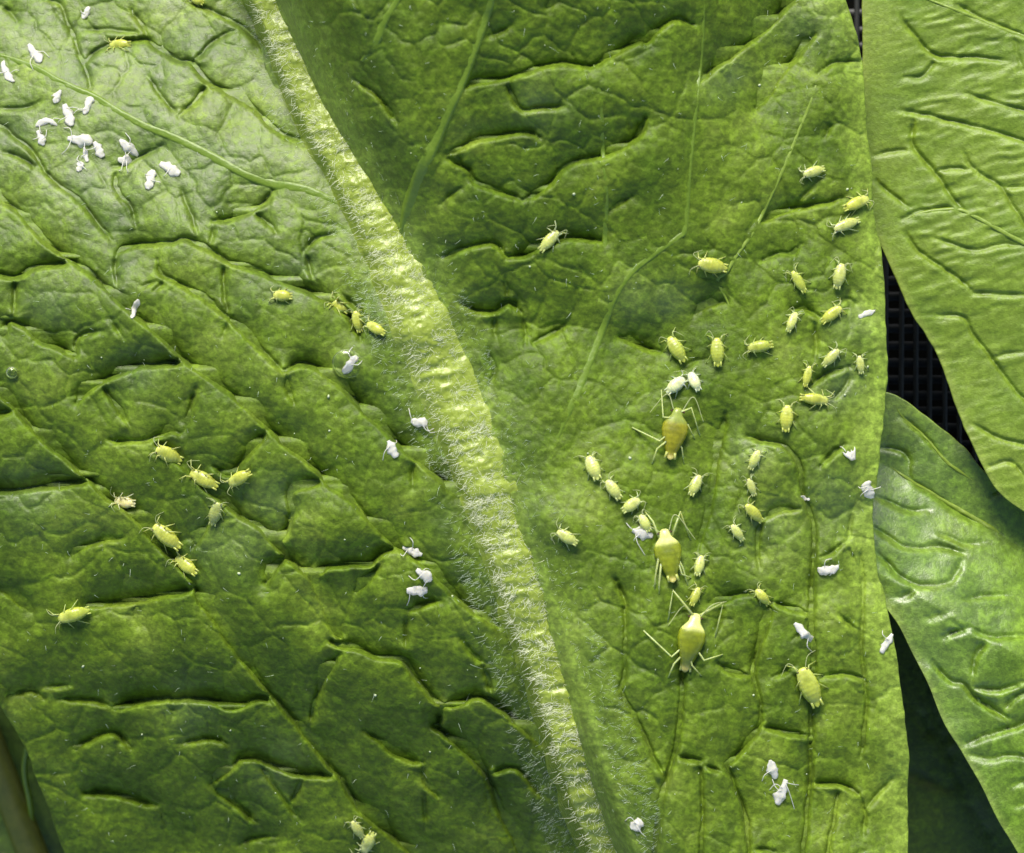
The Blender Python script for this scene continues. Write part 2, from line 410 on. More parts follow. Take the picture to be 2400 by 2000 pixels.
CREASES = [
 # upper left
 (T(1, 250,0, 350,25, 380,110, 430,220, 470,330, 510,430, 525,510), .55),
 (T(1, 500,360, 570,300, 650,260, 780,240, 860,235, 930,290, 1040,350, 1120,365, 1180,440, 1260,500, 1400,570, 1480,630, 1570,720, 1660,790, 1760,820), .9),
 (T(1, 770,60, 820,130, 860,210), .5), (T(1, 480,180, 640,180, 770,190, 850,200), .35),
 (T(1, 1100,0, 1200,50, 1330,110, 1430,170, 1500,230, 1545,300), .85),
 (T(1, 1120,365, 1190,310, 1270,230, 1390,180), .5),
 (T(1, 1215,495, 1150,590, 1050,685), .75), (T(1, 1050,685, 960,580, 860,450), .45),
 (T(1, 0,30, 60,80, 100,130), .4), (T(1, 0,640, 130,640, 240,600), .35),
 (T(1, -300,640, 0,740, 80,800, 180,880, 300,1050, 440,1160, 560,1290, 650,1410), .6),
 (T(1, 20,900, 120,930, 270,1020), .5),
 (T(1, 690,1490, 740,1450, 850,1425, 1000,1420, 1090,1400, 1200,1450, 1340,1530, 1500,1580, 1650,1640, 1800,1700, 1900,1745, 2010,1820, 2080,1900, 2110,1990), .85),
 (T(1, -300,1000, 0,1170, 100,1230, 200,1340, 300,1440, 430,1530, 520,1590, 610,1670, 700,1760), .8),
 (T(1, -250,1560, 0,1610, 90,1620, 200,1570, 320,1550, 430,1530), .9),
 (T(1, 690,1490, 680,1570, 690,1700), .5), (T(1, 920,1520, 950,1610, 1050,1660, 1180,1730, 1300,1800), .5),
 (T(1, 1320,1540, 1310,1640, 1320,1760, 1340,1880), .5), (T(1, 1230,1460, 1250,1380, 1260,1310), .4),
 (T(1, 1245,1302, 1350,1280, 1450,1240, 1540,1190, 1610,1110), .8), (T(1, 1480,1240, 1570,1310, 1620,1370), .45),
 (T(1, 680,1000, 690,1130, 760,1210, 800,1330), .4), (T(1, 660,980, 750,960, 860,900, 960,860), .4),
 (T(1, 1780,1480, 1820,1430, 1880,1390, 1960,1370), .5), (T(1, 1785,1480, 1830,1640), .4),
 (T(1, 1060,1120, 1110,1240, 1160,1380), .35),
 # upper middle
 (T(2, 730,510, 800,480, 930,465, 1050,430, 1150,395, 1300,370, 1440,390, 1480,380, 1600,310, 1740,240, 1790,245, 1850,180, 1960,115, 2060,150), .85),
 (T(2, 960,480, 1000,560, 1060,640, 1150,635, 1300,625), .5),
 (T(2, 620,910, 760,830, 900,795, 1080,780, 1160,815), .6),
 (T(2, 620,930, 740,1000, 790,1070, 980,1140, 1060,1180), .6),
 (T(2, 1060,1180, 1180,1110, 1290,1000, 1380,945, 1510,920, 1560,900, 1680,840, 1750,770, 1790,690), .75),
 (T(2, 590,1200, 640,1150, 700,1110), .4),
 (T(2, 600,1510, 720,1460, 880,1425, 960,1500), .7), (T(2, 980,1510, 1080,1490, 1160,1450, 1300,1400, 1400,1395, 1530,1415), .85),
 (T(2, 80,470, 180,540, 250,610, 330,720), .6), (T(2, 1570,1240, 1640,1190, 1710,1150), .4),
 (T(2, 860,220, 940,190, 1000,150), .35), (T(2, 1210,50, 1260,0), .35), (T(2, 660,860, 720,1000), .3),
 # upper right
 (T(3, 100,480, 180,400, 300,310, 400,240, 490,160, 560,80, 640,0, 700,-80), 1.0),
 (T(3, 430,640, 500,540, 560,440, 640,350, 720,260, 770,210), .9),
 (T(3, 790,440, 840,400, 900,370, 1040,365), .4), (T(3, 470,1300, 580,1240, 690,1215, 830,1190, 940,1165), .8),
 (T(3, 470,1530, 560,1490, 640,1490, 700,1430), .4), (T(3, 830,810, 870,740), .3), (T(3, 690,1170, 760,1110), .3),
 # left
 (T(4, 540,-20, 640,80, 750,180, 850,260, 950,350, 1080,480, 1200,560, 1300,640, 1430,740, 1560,870, 1700,990, 1850,1120, 1960,1230, 2070,1310, 2150,1400, 2300,1550, 2400,1620, 2500,1690, 2600,1790, 2700,1890, 2800,1970, 2920,2050), .75),
 (T(4, 450,740, 480,690, 570,620, 700,560, 820,515, 950,510, 1090,490), 1.0),
 (T(4, 590,620, 640,700, 700,780, 760,870), .45), (T(4, 640,960, 850,960, 890,945, 940,920, 1000,900, 1050,920), .6),
 (T(4, 1090,900, 1110,820, 1130,720, 1160,650), .4),
 (T(4, 1250,1110, 1350,1150, 1420,1080, 1500,980, 1570,900), .85),
 (T(4, 20,340, 60,260, 150,290, 240,370, 330,400, 440,460), .8), (T(4, 90,0, 90,100, 80,240), .6),
 (T(4, 440,470, 450,370, 510,330, 600,320), .4),
 (T(4, -200,540, 0,680, 80,750, 150,830, 230,920, 330,1010, 440,1110, 540,1200, 640,1290, 740,1360, 830,1440, 900,1530, 960,1600, 1060,1690, 1150,1800), .7),
 (T(4, -250,1250, 0,1250, 130,1240, 300,1220, 430,1205, 540,1200), 1.0),
 (T(4, -100,840, 0,800, 90,770), .6), (T(4, 410,1640, 500,1580, 620,1540, 720,1530), .5),
 (T(4, 1130,1590, 1180,1500, 1225,1435), .6),
 (T(4, 880,950, 1000,1040, 1100,1130, 1230,1250, 1300,1300, 1420,1400, 1530,1470, 1640,1590, 1750,1690, 1830,1760, 1900,1900, 1960,2070, 2010,2140), .65),
 (T(4, 1640,1555, 1700,1420, 1715,1390, 1700,1290, 1740,1240, 1900,1190), .75),
 (T(4, 1590,1740, 1630,1680, 1680,1650, 1770,1710), .7), (T(4, 1840,1760, 1900,1700, 2000,1690, 2080,1680, 2160,1680, 2240,1620, 2300,1590, 2390,1590), .7),
 (T(4, 1310,350, 1340,260), .4), (T(4, 1000,20, 1100,60, 1210,130, 1330,230, 1430,320, 1540,430, 1660,555), .65),
 (T(4, 1670,550, 1750,505, 1850,525, 1960,600, 2050,680, 2120,760, 2250,880, 2380,1010, 2500,1110, 2600,1190, 2690,1270), .85),
 (T(4, 830,60, 930,30), .3), (T(4, 910,80, 980,20), .4), (T(4, 1690,560, 1690,660, 1720,740), .4),
 (T(4, 640,240, 720,360), .3),
 # middle
 (T(5, 420,1240, 420,1150, 440,1080), .5), (T(5, 0,100, 80,180, 140,240), .4),
 (T(5, 720,165, 790,195, 900,200, 980,150, 1050,210), .65), (T(5, 1055,210, 1080,330, 1080,400), .4), (T(5, 905,210, 905,340), .35),
 (T(5, 1120,390, 1220,340, 1310,290), .55), (T(5, 1630,350, 1730,390, 1870,440), .8),
 (T(5, 970,0, 975,150), .3), (T(5, 860,420, 900,560, 870,640), .25),
 # right
 (T(6, 70,220, 140,165, 240,145), .65), (T(6, 380,940, 480,955, 580,980, 640,1040, 690,1130, 700,1250, 740,1360, 770,1480, 770,1625, 760,1825, 755,2075, 770,2225, 755,2425, 750,2625, 750,2925, 730,3125, 710,3375, 700,3600), .7),
 (T(6, 465,1425, 440,1540, 455,1700), .6), (T(6, 470,1420, 560,1370, 690,1360), .6),
 (T(6, 250,800, 240,880, 200,1050, 180,1250, 130,1450, 90,1600), .4),
 (T(6, 640,190, 720,185, 800,240), .5), (T(6, 780,260, 785,380, 780,480), .4),
 (T(6, 750,640, 850,560, 980,530), .5), (T(6, 980,540, 970,620, 900,700, 840,720), .3),
 (T(6, 810,1110, 880,1030, 950,980), .5), (T(6, 960,1550, 870,1620, 800,1650), .5), (T(6, 970,1590, 1020,1690), .4),
 (T(6, 1000,1360, 970,1540), .35), (T(6, 900,160, 960,130, 1010,160), .3), (T(6, 0,560, 60,500, 150,480), .25),
 (T(9, 150,285, 240,270, 300,240, 420,225), .6), (T(9, 240,270, 220,370, 190,470), .35),
 (T(9, 520,280, 500,370, 460,480, 430,570, 410,680, 430,790, 455,900, 450,1000, 380,1100, 280,1210, 260,1250, 320,1400, 370,1560, 390,1750, 400,1950), .7),
 (T(9, 520,280, 600,300, 740,350), .6), (T(9, 200,640, 290,690, 400,710), .6),
 (T(9, 460,1010, 560,1030, 640,1050, 740,1060), .7), (T(9, 530,720, 600,690, 660,660), .5),
 (T(9, 110,1240, 180,1260, 240,1280), .5), (T(9, -40,1190, 90,1210, 110,1240, 120,1500, 110,1750, 100,1950), .5),
 (T(9, 750,1340, 870,1340, 960,1360, 1030,1410), .7), (T(9, 1030,1410, 1070,1530, 1060,1640), .45),
 (T(9, 1070,1500, 1150,1400, 1230,1320), .35), (T(9, 810,720, 950,700, 1060,740, 1080,800), .5),
 (T(9, 1040,0, 1060,200, 1050,480, 1065,700, 1080,900, 1050,1180), .4), (T(9, 920,360, 1040,460), .35),
 (T(9, 920,1360, 890,1550, 850,1740, 830,1900), .4), (T(9, 400,1735, 480,1730, 540,1745), .5), (T(9, 640,500, 700,450), .3),
 # lower middle
 (T(8, -60,510, 0,530, 120,555, 230,600, 360,620, 450,730, 540,840, 600,890), .85),
 (T(8, 600,890, 690,870, 780,830, 850,840, 920,890, 1020,970, 1100,1040, 1170,1100), .85), (T(8, 880,830, 860,740, 830,650), .5),
 (T(8, 600,890, 570,1000, 560,1020, 660,1090, 770,1190, 830,1260, 890,1370, 930,1500, 1000,1610, 1060,1740, 1100,1900), .85),
 (T(8, 130,1030, 230,1090, 310,1160, 400,1200, 480,1220), .6), (T(8, 480,1220, 490,1330, 570,1420), .4),
 (T(8, 870,1290, 990,1250, 1080,1300, 1170,1420), .5), (T(8, 90,220, 170,130, 240,30), .4), (T(8, 400,330, 500,290, 580,270), .5),
 (T(8, 390,340, 380,450, 380,560), .35), (T(8, 1600,150, 1660,280, 1670,450, 1660,700, 1640,800, 1700,920, 1780,1080, 1850,1230, 1890,1300), .6),
 (T(8, 2010,600, 2000,700, 1990,900, 1960,1150, 1900,1330, 1870,1500, 1840,1740, 1820,1950), .7),
 (T(8, 700,500, 780,600, 860,640), .35), (T(8, 1660,500, 1700,480), .3), (T(8, 490,1400, 500,1600), .3),
 # lower left
 (T(7, 520,290, 640,285, 800,270, 950,235, 1060,220, 1150,190), 1.0),
 (T(7, 1130,160, 1200,300, 1330,480, 1450,640, 1560,780, 1680,920, 1800,1060, 1920,1220, 2000,1310, 2100,1470, 2220,1580, 2350,1690, 2450,1780, 2560,1900), .75),
 (T(7, 340,850, 450,850, 560,860, 640,890), .5), (T(7, 690,900, 750,880, 830,860, 980,840, 1020,850, 1100,845, 1250,860, 1350,890, 1450,865, 1540,840, 1600,870), 1.0),
 (T(7, 440,1130, 520,1090, 620,1050, 690,1055, 760,1140), .7), (T(7, 1380,1230, 1420,1195, 1520,1200, 1620,1240, 1720,1280, 1840,1290, 1950,1300), .9),
 (T(7, 1240,1350, 1300,1290, 1380,1230), .5), (T(7, 1240,1360, 1400,1480, 1500,1570), .5), (T(7, 500,1400, 650,1400, 800,1440, 920,1470), .6),
 (T(7, 1560,170, 1610,80, 1680,20), .7), (T(7, 1830,130, 1890,80, 2000,60), .6), (T(7, 1990,580, 1900,720, 1850,850, 1820,1010), .5),
 (T(7, 1020,855, 1020,950), .35), (T(7, 1500,1200, 1640,1400, 1760,1560), .25), (T(7, 800,270, 815,420), .35), (T(7, 0,210, 80,250, 180,330), .4),
 (T(7, 940,1500, 1000,1620, 1060,1760), .4), (T(7, 1400,1700, 1500,1660, 1620,1650), .4), (T(7, 1700,1480, 1780,1300), .35),
 (T(7, 60,830, 180,800, 260,850), .4), (T(7, 250,780, 420,770), .25), (T(7, 1050,1110, 1250,1080, 1330,1110), .4),
]

MIDRIB = [(x * 8 / 7, y * 8 / 7) for x, y in
          [(440, -330), (500, -150), (556, 0), (600, 100), (652, 220), (706, 320), (765, 430), (812, 540), (852, 640), (895, 740), (942, 850), (985, 960),
           (1022, 1060), (1060, 1160), (1096, 1270), (1132, 1370), (1165, 1480), (1202, 1600), (1238, 1700), (1270, 1780), (1330, 1920), (1390, 2080)]]
RIB = smooth_path(MIDRIB, 6.0)
def rib_x(y):
    return np.interp(y, RIB[:, 1], RIB[:, 0])

EDGE_R = [(1880, -340), (1940, -150), (1980, 0), (1996, 48), (2008, 92), (2020, 160), (2026, 224), (2030, 320), (2040, 384), (2042, 460), (2052, 540), (2060, 564), (2066, 620), (2072, 700),
          (2074, 770), (2078, 870), (2072, 950), (2064, 1030), (2056, 1100), (2053, 1135), (2045, 1175), (2044, 1250), (2056, 1346), (2072, 1400), (2092, 1500),
          (2108, 1600), (2120, 1700), (2129, 1768), (2126, 1820), (2124, 2000), (2112, 2180), (2080, 2340)]
EDGE_L = [(-300, -340), (-320, 0), (-330, 400), (-315, 800), (-270, 1100), (-190, 1350), (-90, 1530), (-20, 1620), (18, 1680), (60, 1752), (90, 1830), (118, 1900), (138, 1960), (160, 2010), (230, 2130), (340, 2260), (420, 2340)]

def sstep(a, b, x):
    t = np.clip((x - a) / (b - a), 0, 1)
    return t * t * (3 - 2 * t)

def main_shape(x, y):
    """large-scale form of the big leaf, in pixels of height"""
    d = x - rib_x(y)
    left = sstep(60, -60, d); right = 1 - left
    z = -0.10 * np.abs(d) * left - 0.03 * np.abs(d) * right
    # left half: rises to the middle of the blade, then rolls away towards the bottom-left
    z = z + left * (60 - 0.00044 * np.maximum(760 - y, 0) ** 2 * sstep(-700, 200, y) - 0.00040 * np.maximum(y - 1050, 0) ** 2 - 0.05 * np.maximum(y - 700, 0) * sstep(900, 0, x))
    # right half: upper part leans down towards the middle, rim turns up to the light
    up = sstep(1850, 1500, x)
    z = z + right * (80 + 0.24 * np.maximum(760 - y, 0) * up * sstep(0, 200, d) - 0.05 * np.maximum(y - 1500, 0))
    # long soft undulations
    z = z + 20 * vnoise(x, y, 420, 21) + 15 * vnoise(x, y, 170, 22) + 6 * vnoise(x, y, 85, 20)
    # the blade dips beside the midrib
    z = z - 12 * np.exp(-(np.abs(d) / 75.0) ** 2)
    return z

# main leaf height field
FM = Field(-360, -360, 2200, 2360, 2.6)
ampl = np.where(FM.X < rib_x(FM.Y), 72.0, 50.0)
ampl = ampl * (0.35 + 0.65 * sstep(0, 130, np.abs(FM.X - rib_x(FM.Y))))
ampl = ampl * (0.35 + 0.65 * sstep(0, 120, np.interp(FM.Y, [p[1] for p in EDGE_R], [p[0] for p in EDGE_R]) - FM.X))
er = np.interp(FM.Y, [p[1] for p in EDGE_R], [p[0] for p in EDGE_R])
ampl = ampl * (1 - 0.55 * sstep(820, 300, FM.Y) * sstep(60, -80, FM.X - rib_x(FM.Y)))
ampl = blur(ampl, 4)
FM.h = pucker(FM, CREASES, lam=72.0, base=ampl, bulge=1.5)
wl = worley(FM.X + 9 * vnoise(FM.X, FM.Y, 30, 3), FM.Y + 9 * vnoise(FM.X, FM.Y, 30, 4), 34, 31)
FM.h = FM.h + 1.5 * np.minimum(wl, 0.45) / 0.45 + 2.0 * vnoise(FM.X, FM.Y, 52, 41) + 0.9 * vnoise(FM.X, FM.Y, 15, 42)
# the finer vein net between the drawn creases: shallow grooves round small swellings
wx_, wy_ = FM.X + 26 * vnoise(FM.X, FM.Y, 75, 5) + 6 * vnoise(FM.X, FM.Y, 22, 6), FM.Y + 26 * vnoise(FM.X, FM.Y, 75, 7) + 6 * vnoise(FM.X, FM.Y, 22, 8)
u_, v_ = 0.78 * wx_ + 0.62 * wy_, -0.62 * wx_ + 0.78 * wy_
net = worley(u_ * 0.75, v_, 88, 35)
mask_ = np.clip(0.65 + 0.6 * vnoise(FM.X, FM.Y, 190, 36), 0.1, 1) * sstep(50, 130, np.abs(FM.X - rib_x(FM.Y)))
FM.h = FM.h + mask_ * (4.2 * np.sqrt(np.minimum(net, 0.5) / 0.5) - 3.0 * np.exp(-(net / 0.045) ** 2))
FM.h = FM.h + main_shape(FM.X, FM.Y) - 0.0014 * np.maximum(90 - (er - FM.X), 0) ** 2
FSM = blur(FM.h, 6)                        # softened copy for resting things on
def ground(x, y):
    return FM.look(x, y)

def leaf_blade(name, F, lo, hi, s0, s1, axis, step, mat, parent, thick=7.0, palefun=None, sky_sheen_fun=None):
    """blade with rounded rim and an underside; axis 'x': rows run along x between lo(y) and hi(y)"""
    nr = int((s1 - s0) / step) + 1
    s = np.linspace(s0, s1, nr)
    lo_, hi_ = smooth_path(lo, 8.0), smooth_path(hi, 8.0)
    ki = 1 if axis == 'x' else 0
    a = np.interp(s, lo_[:, ki], lo_[:, 1 - ki]); b = np.interp(s, hi_[:, ki], hi_[:, 1 - ki])
    a = a + 1.6 * vnoise(s, s * 0, 23, 61); b = b + 1.6 * vnoise(s, s * 0 + 50, 23, 62)
    nc = int(np.max(b - a) / step) + 1
    t = np.linspace(0, 1, nc)
    rimx = np.array([1.4, 2.4, 2.6, 1.8, 0.0, -14.0])           # rounding past the cut edge
    rimz = np.array([-0.8, -2.6, -5.0, -7.5, -9.0, -9.0]) * (thick / 8.0)
    top = a[:, None] + (b - a)[:, None] * t[None, :]
    tb = np.linspace(0.97, 0.03, 24)
    bot = a[:, None] + (b - a)[:, None] * tb[None, :]
    cols = np.hstack([top, b[:, None] + rimx[None, :], bot, a[:, None] - rimx[::-1][None, :]])
    dz = np.hstack([np.zeros(nc), rimz, np.full(24, -9.0 * thick / 8.0) - 6, rimz[::-1]])
    SS = np.repeat(s[:, None], cols.shape[1], 1)
    X, Y = (cols, SS) if axis == 'x' else (SS, cols)
    Z = F.look(X, Y)
    Z = Z + dz[None, :]
    wx, wy, wz = W(X, Y, Z)
    V = np.stack([wx, wy, wz], -1).reshape(-1, 3)
    n = cols.shape[1]
    i = np.arange(nr - 1)[:, None] * n
    j = np.arange(n)[None, :]
    j2 = (j + 1) % n
    q = np.stack([i + j, i + n + j, i + n + j2, i + j2], -1).reshape(-1, 4)
    if axis != 'x': q = q[:, ::-1]
    o = mesh_obj(name, V, q, mat, parent, origin=parent.location if parent else (0, 0, 0))
    if palefun is not None:
        set_attr(o, 'pale', palefun(X, Y, a, b).ravel())
    if sky_sheen_fun is not None:
        set_attr(o, 'sky_sheen', sky_sheen_fun(X, Y).ravel())
    return o

def rib_bell(c):
    return np.clip(1 - (np.abs(c) / 1.4) ** 2.2, 0, 1) ** 1.25

def vein_strip(name, pts, F, mat, parent, rise=0.5, sink=2.0, sides=10, rough=0.6, step=5.0, seed=0, ripple=0.0, taper=0.16):
    """raised vein: low half tube lying in the blade; pts rows are (x, y, half width)"""
    p = smooth_path(pts, step)
    tg = np.gradient(p[:, :2], axis=0); tg /= np.hypot(tg[:, 0], tg[:, 1])[:, None]
    nrm = np.stack([-tg[:, 1], tg[:, 0]], 1)
    V = []
    base = F.look(p[:, 0], p[:, 1], FSM if F is FM else None)
    n = len(p)
    if n > 40:
        kern = np.hanning(17); kern /= kern.sum()
        base = np.convolve(np.pad(base, 8, mode='edge'), kern, mode='valid')
    sarc = np.arange(n) * step
    w = p[:, 2] * (1 + 0.08 * vnoise(sarc, sarc * 0, 40, 70 + seed))
    if taper:
        arc = np.minimum(np.arange(n), np.arange(n)[::-1]) / (n - 1)
        fade = sstep(0, taper, arc)
        w = w * (0.35 + 0.65 * fade); sink = sink + (1 - fade) * w * rise * 1.3
    for c in np.linspace(-1.45, 1.45, sides):
        off = c * w
        bell = rib_bell(c)
        rz = bell * w * rise
        if ripple:
            rz = rz + bell * ripple * (vnoise(sarc + 12 * c, np.full(n, c * 10), 15, 80 + seed) + 0.55 * vnoise(sarc, np.full(n, c * 32), 8, 81 + seed))
        x = p[:, 0] + nrm[:, 0] * off; y = p[:, 1] + nrm[:, 1] * off
        k = sstep(0.75, 1.35, abs(c))
        V.append(np.stack(W(x, y, (base * (1 - k) + (F.look(x, y) - 5.0) * k) - sink * (1 - k) + rz), -1))
    V = np.stack(V, 1)
    q = []
    idx = np.arange(n * sides).reshape(n, sides)
    q = np.stack([idx[:-1, :-1], idx[:-1, 1:], idx[1:, 1:], idx[1:, :-1]], -1).reshape(-1, 4)
    return mesh_obj(name, V.reshape(-1, 3), q, mat, parent, origin=parent.location)

# ------------------------------------------------------------------ setting: soil and the black shade cloth under the plants
def sheet(name, x0, y0, x1, y1, z, mat, n=24, amp=0.0):
    xs, ys = np.meshgrid(np.linspace(x0, x1, n), np.linspace(y0, y1, n))
    zz = z + amp * vnoise(xs, ys, (x1 - x0) / 9, 90)
    V = np.stack([xs * S - 1200 * S, 1000 * S - ys * S, zz * S], -1).reshape(-1, 3)
    idx = np.arange(n * n).reshape(n, n)
    q = np.stack([idx[:-1, :-1], idx[1:, :-1], idx[1:, 1:], idx[:-1, 1:]], -1).reshape(-1, 4)
    return mesh_obj(name, V, q, mat)
gnd = sheet('ground', -6000, -6000, 8400, 8000, -900, M_SOIL, 60, 30)
tag(gnd, kind='structure')

def tube(pts, radii, sides=6, cap=True):
    """pts Nx3 in metres -> verts, quads (closed ends)"""
    p = np.asarray(pts, float); r = np.broadcast_to(np.asarray(radii, float), (len(p),))
    tg = np.gradient(p, axis=0); tg /= np.maximum(np.linalg.norm(tg, axis=1), 1e-12)[:, None]
    ref = np.array([0, 0, 1.0]) if abs(tg[:, 2]).mean() < 0.8 else np.array([1.0, 0, 0])
    u = np.cross(tg, ref); u /= np.maximum(np.linalg.norm(u, axis=1), 1e-12)[:, None]
    v = np.cross(u, tg)
    th = np.arange(sides) * 2 * math.pi / sides
    V = p[:, None, :] + r[:, None, None] * (np.cos(th)[None, :, None] * u[:, None, :] + np.sin(th)[None, :, None] * v[:, None, :])
    V = V.reshape(-1, 3)
    f = []
    for i in range(len(p) - 1):
        for k in range(sides):
            a, b = i * sides + k, i * sides + (k + 1) % sides
            f.append((a, b, b + sides, a + sides))
    if cap:
        f.append(tuple(range(sides))[::-1]); f.append(tuple(range((len(p) - 1) * sides, len(p) * sides)))
    return V, f

ZC = -420.0
cloth = empty('shade_cloth', W(2200, 900, ZC))
tag(cloth, 'black woven plastic shade cloth showing dark in the gap beneath the leaves', 'cloth')
def thread_mesh(length, hw, hz, name, mat):
    n = 24
    y = np.linspace(-length / 2, length / 2, n)
    prof = [(-1, -0.6), (-0.7, 0.5), (0, 1), (0.7, 0.5), (1, -0.6)]
    V = [(a * hw * S, yy * S, (b * hz + 2.2 * math.sin(i * math.pi)) * S) for i, yy in enumerate(y) for a, b in prof]
    f = [(i * 5 + k, i * 5 + k + 1, (i + 1) * 5 + k + 1, (i + 1) * 5 + k) for i in range(n - 1) for k in range(4)]
    me = bpy.data.meshes.new(name); me.from_pydata(V, [], f); me.materials.append(mat)
    me.polygons.foreach_set('use_smooth', np.ones(len(me.polygons), dtype=bool))
    return me
mv = thread_mesh(2700, 6.5, 4, 'warp_thread', M_THREAD)
mh = thread_mesh(1100, 11, 3, 'weft_thread', M_THREAD2)
for i in range(28):
    o = bpy.data.objects.new('warp_thread', mv); COL.objects.link(o); o.parent = cloth
    o.location = ((-460 + i * 36.5 + random.uniform(-2, 2)) * S, 0, 9 * S)
    o.rotation_euler = (0, 0, R(random.uniform(-0.4, 0.4)))
for i in range(66):
    o = bpy.data.objects.new('weft_thread', mh); COL.objects.link(o); o.parent = cloth
    o.location = (40 * S, (-1340 + i * 41 + random.uniform(-3, 3)) * S, 2 * S)
    o.rotation_euler = (0, 0, R(90 + random.uniform(-0.5, 0.5)))

# ------------------------------------------------------------------ leaves
def pale_main(X, Y, a, b):
    dr = b[:, None] - X
    wob = 18 * vnoise(X, Y, 60, 51)
    p = 0.5 * (1 - sstep(10, 80, dr + wob)) + 0.30 * (1 - sstep(0, 330, dr + 2 * wob)) * sstep(350, 900, Y) * (1 - 0.5 * sstep(1400, 1800, Y)) * (0.75 + 0.5 * vnoise(X, Y, 28, 52))
    dm = np.abs(X - rib_x(Y))
    p = p + 0.10 * (1 - sstep(0, 200, dm)) + 0.4 * (1 - sstep(45, 85, dm + 14 * vnoise(X, Y, 30, 55)))
    return np.clip(p, 0, 0.8)

leaf = empty('crinkled_leaf', W(1585, 2370, -60))
tag(leaf, 'large crinkled green leaf with thick hairy midrib, covered in aphids', 'leaf')
def sky_sheen_main(X, Y):  # places the silvery sky sheen: upper left, along the midrib, chosen swellings
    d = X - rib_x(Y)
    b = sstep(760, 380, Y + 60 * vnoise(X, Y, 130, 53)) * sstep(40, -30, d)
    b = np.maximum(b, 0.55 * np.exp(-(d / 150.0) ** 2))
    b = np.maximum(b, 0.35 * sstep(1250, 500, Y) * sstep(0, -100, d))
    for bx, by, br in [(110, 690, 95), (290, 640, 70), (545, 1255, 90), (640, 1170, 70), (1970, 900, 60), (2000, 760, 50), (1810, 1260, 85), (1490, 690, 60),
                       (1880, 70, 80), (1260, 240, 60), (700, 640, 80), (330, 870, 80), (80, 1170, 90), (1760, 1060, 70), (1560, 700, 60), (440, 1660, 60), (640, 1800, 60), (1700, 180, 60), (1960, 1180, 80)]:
        b = np.maximum(b, np.exp(-((X - bx) ** 2 + (Y - by) ** 2) / br ** 2))  # sheen spots set by hand on single swellings
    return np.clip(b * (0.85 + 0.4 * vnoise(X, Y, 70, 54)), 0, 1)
leaf_blade('blade', FM, EDGE_L, EDGE_R, -340, 2340, 'x', 3.3, M_LEAF, leaf, palefun=pale_main, sky_sheen_fun=sky_sheen_main)
n = len(RIB)
ribw = np.interp(RIB[:, 1], [-400, 0, 500, 1300, 2000, 2400], [46, 48, 52, 57, 60, 62])
rib_pts = np.column_stack([RIB, ribw])[::3]
vein_strip('midrib', rib_pts, FM, M_RIB, leaf, rise=0.62, sink=1.0, sides=44, step=3.5, ripple=4.6, taper=0)

def vp(pts, w0, w1):
    n = len(pts)
    return [(x, y, w0 + (w1 - w0) * i / (n - 1)) for i, (x, y) in enumerate(pts)]
V_A = T(1, -300,250, 0,330, 100,360, 210,400, 330,470, 450,525, 560,575, 700,660, 850,740, 1000,800, 1150,870, 1300,950, 1450,1030, 1600,1080, 1780,1110, 1930,1170, 2080,1230, 2200,1290)
V_D = T(2, 960,-300, 880,0, 840,120, 780,280, 720,440, 640,620, 560,800, 490,950, 440,1100, 390,1260, 330,1450)
V_F = T(3, 140,-300, 125,0, 110,300, 80,600, 40,1000, 15,1330, -25,1390, -150,1480, -300,1600, -400,1750, -440,1850, -500,2010, -560,2160, -620,2310, -700,2480, -760,2630, -800,2780)
V_G = T(3, 800,430, 750,600, 700,720, 620,920, 540,1100, 470,1250, 400,1380, 320,1490, 260,1590, 205,1640, 250,1740, 300,1850)
V_E = T(2, 1480,380, 1520,600, 1530,850, 1550,1100, 1545,1400, 1540,1600)
V_S = T(2, 400,-150, 330,0, 260,110, 200,250, 120,360)
for i, (p, w0, w1, r_, m_) in enumerate([(V_A, 7, 12, .28, M_VEIN), (V_D, 8, 18, .22, M_VEIN), (V_F, 4, 11, .22, M_VEIN), (V_G, 4, 5, .4, M_VEIN_L), (V_E, 5, 7, .2, M_VEIN), (V_S, 6, 12, .25, M_VEIN)]):
    vein_strip('side_vein', vp(p, w0, w1), FM, m_, leaf, rise=r_, sink=0.5, sides=9, seed=i + 1, ripple=0.8)

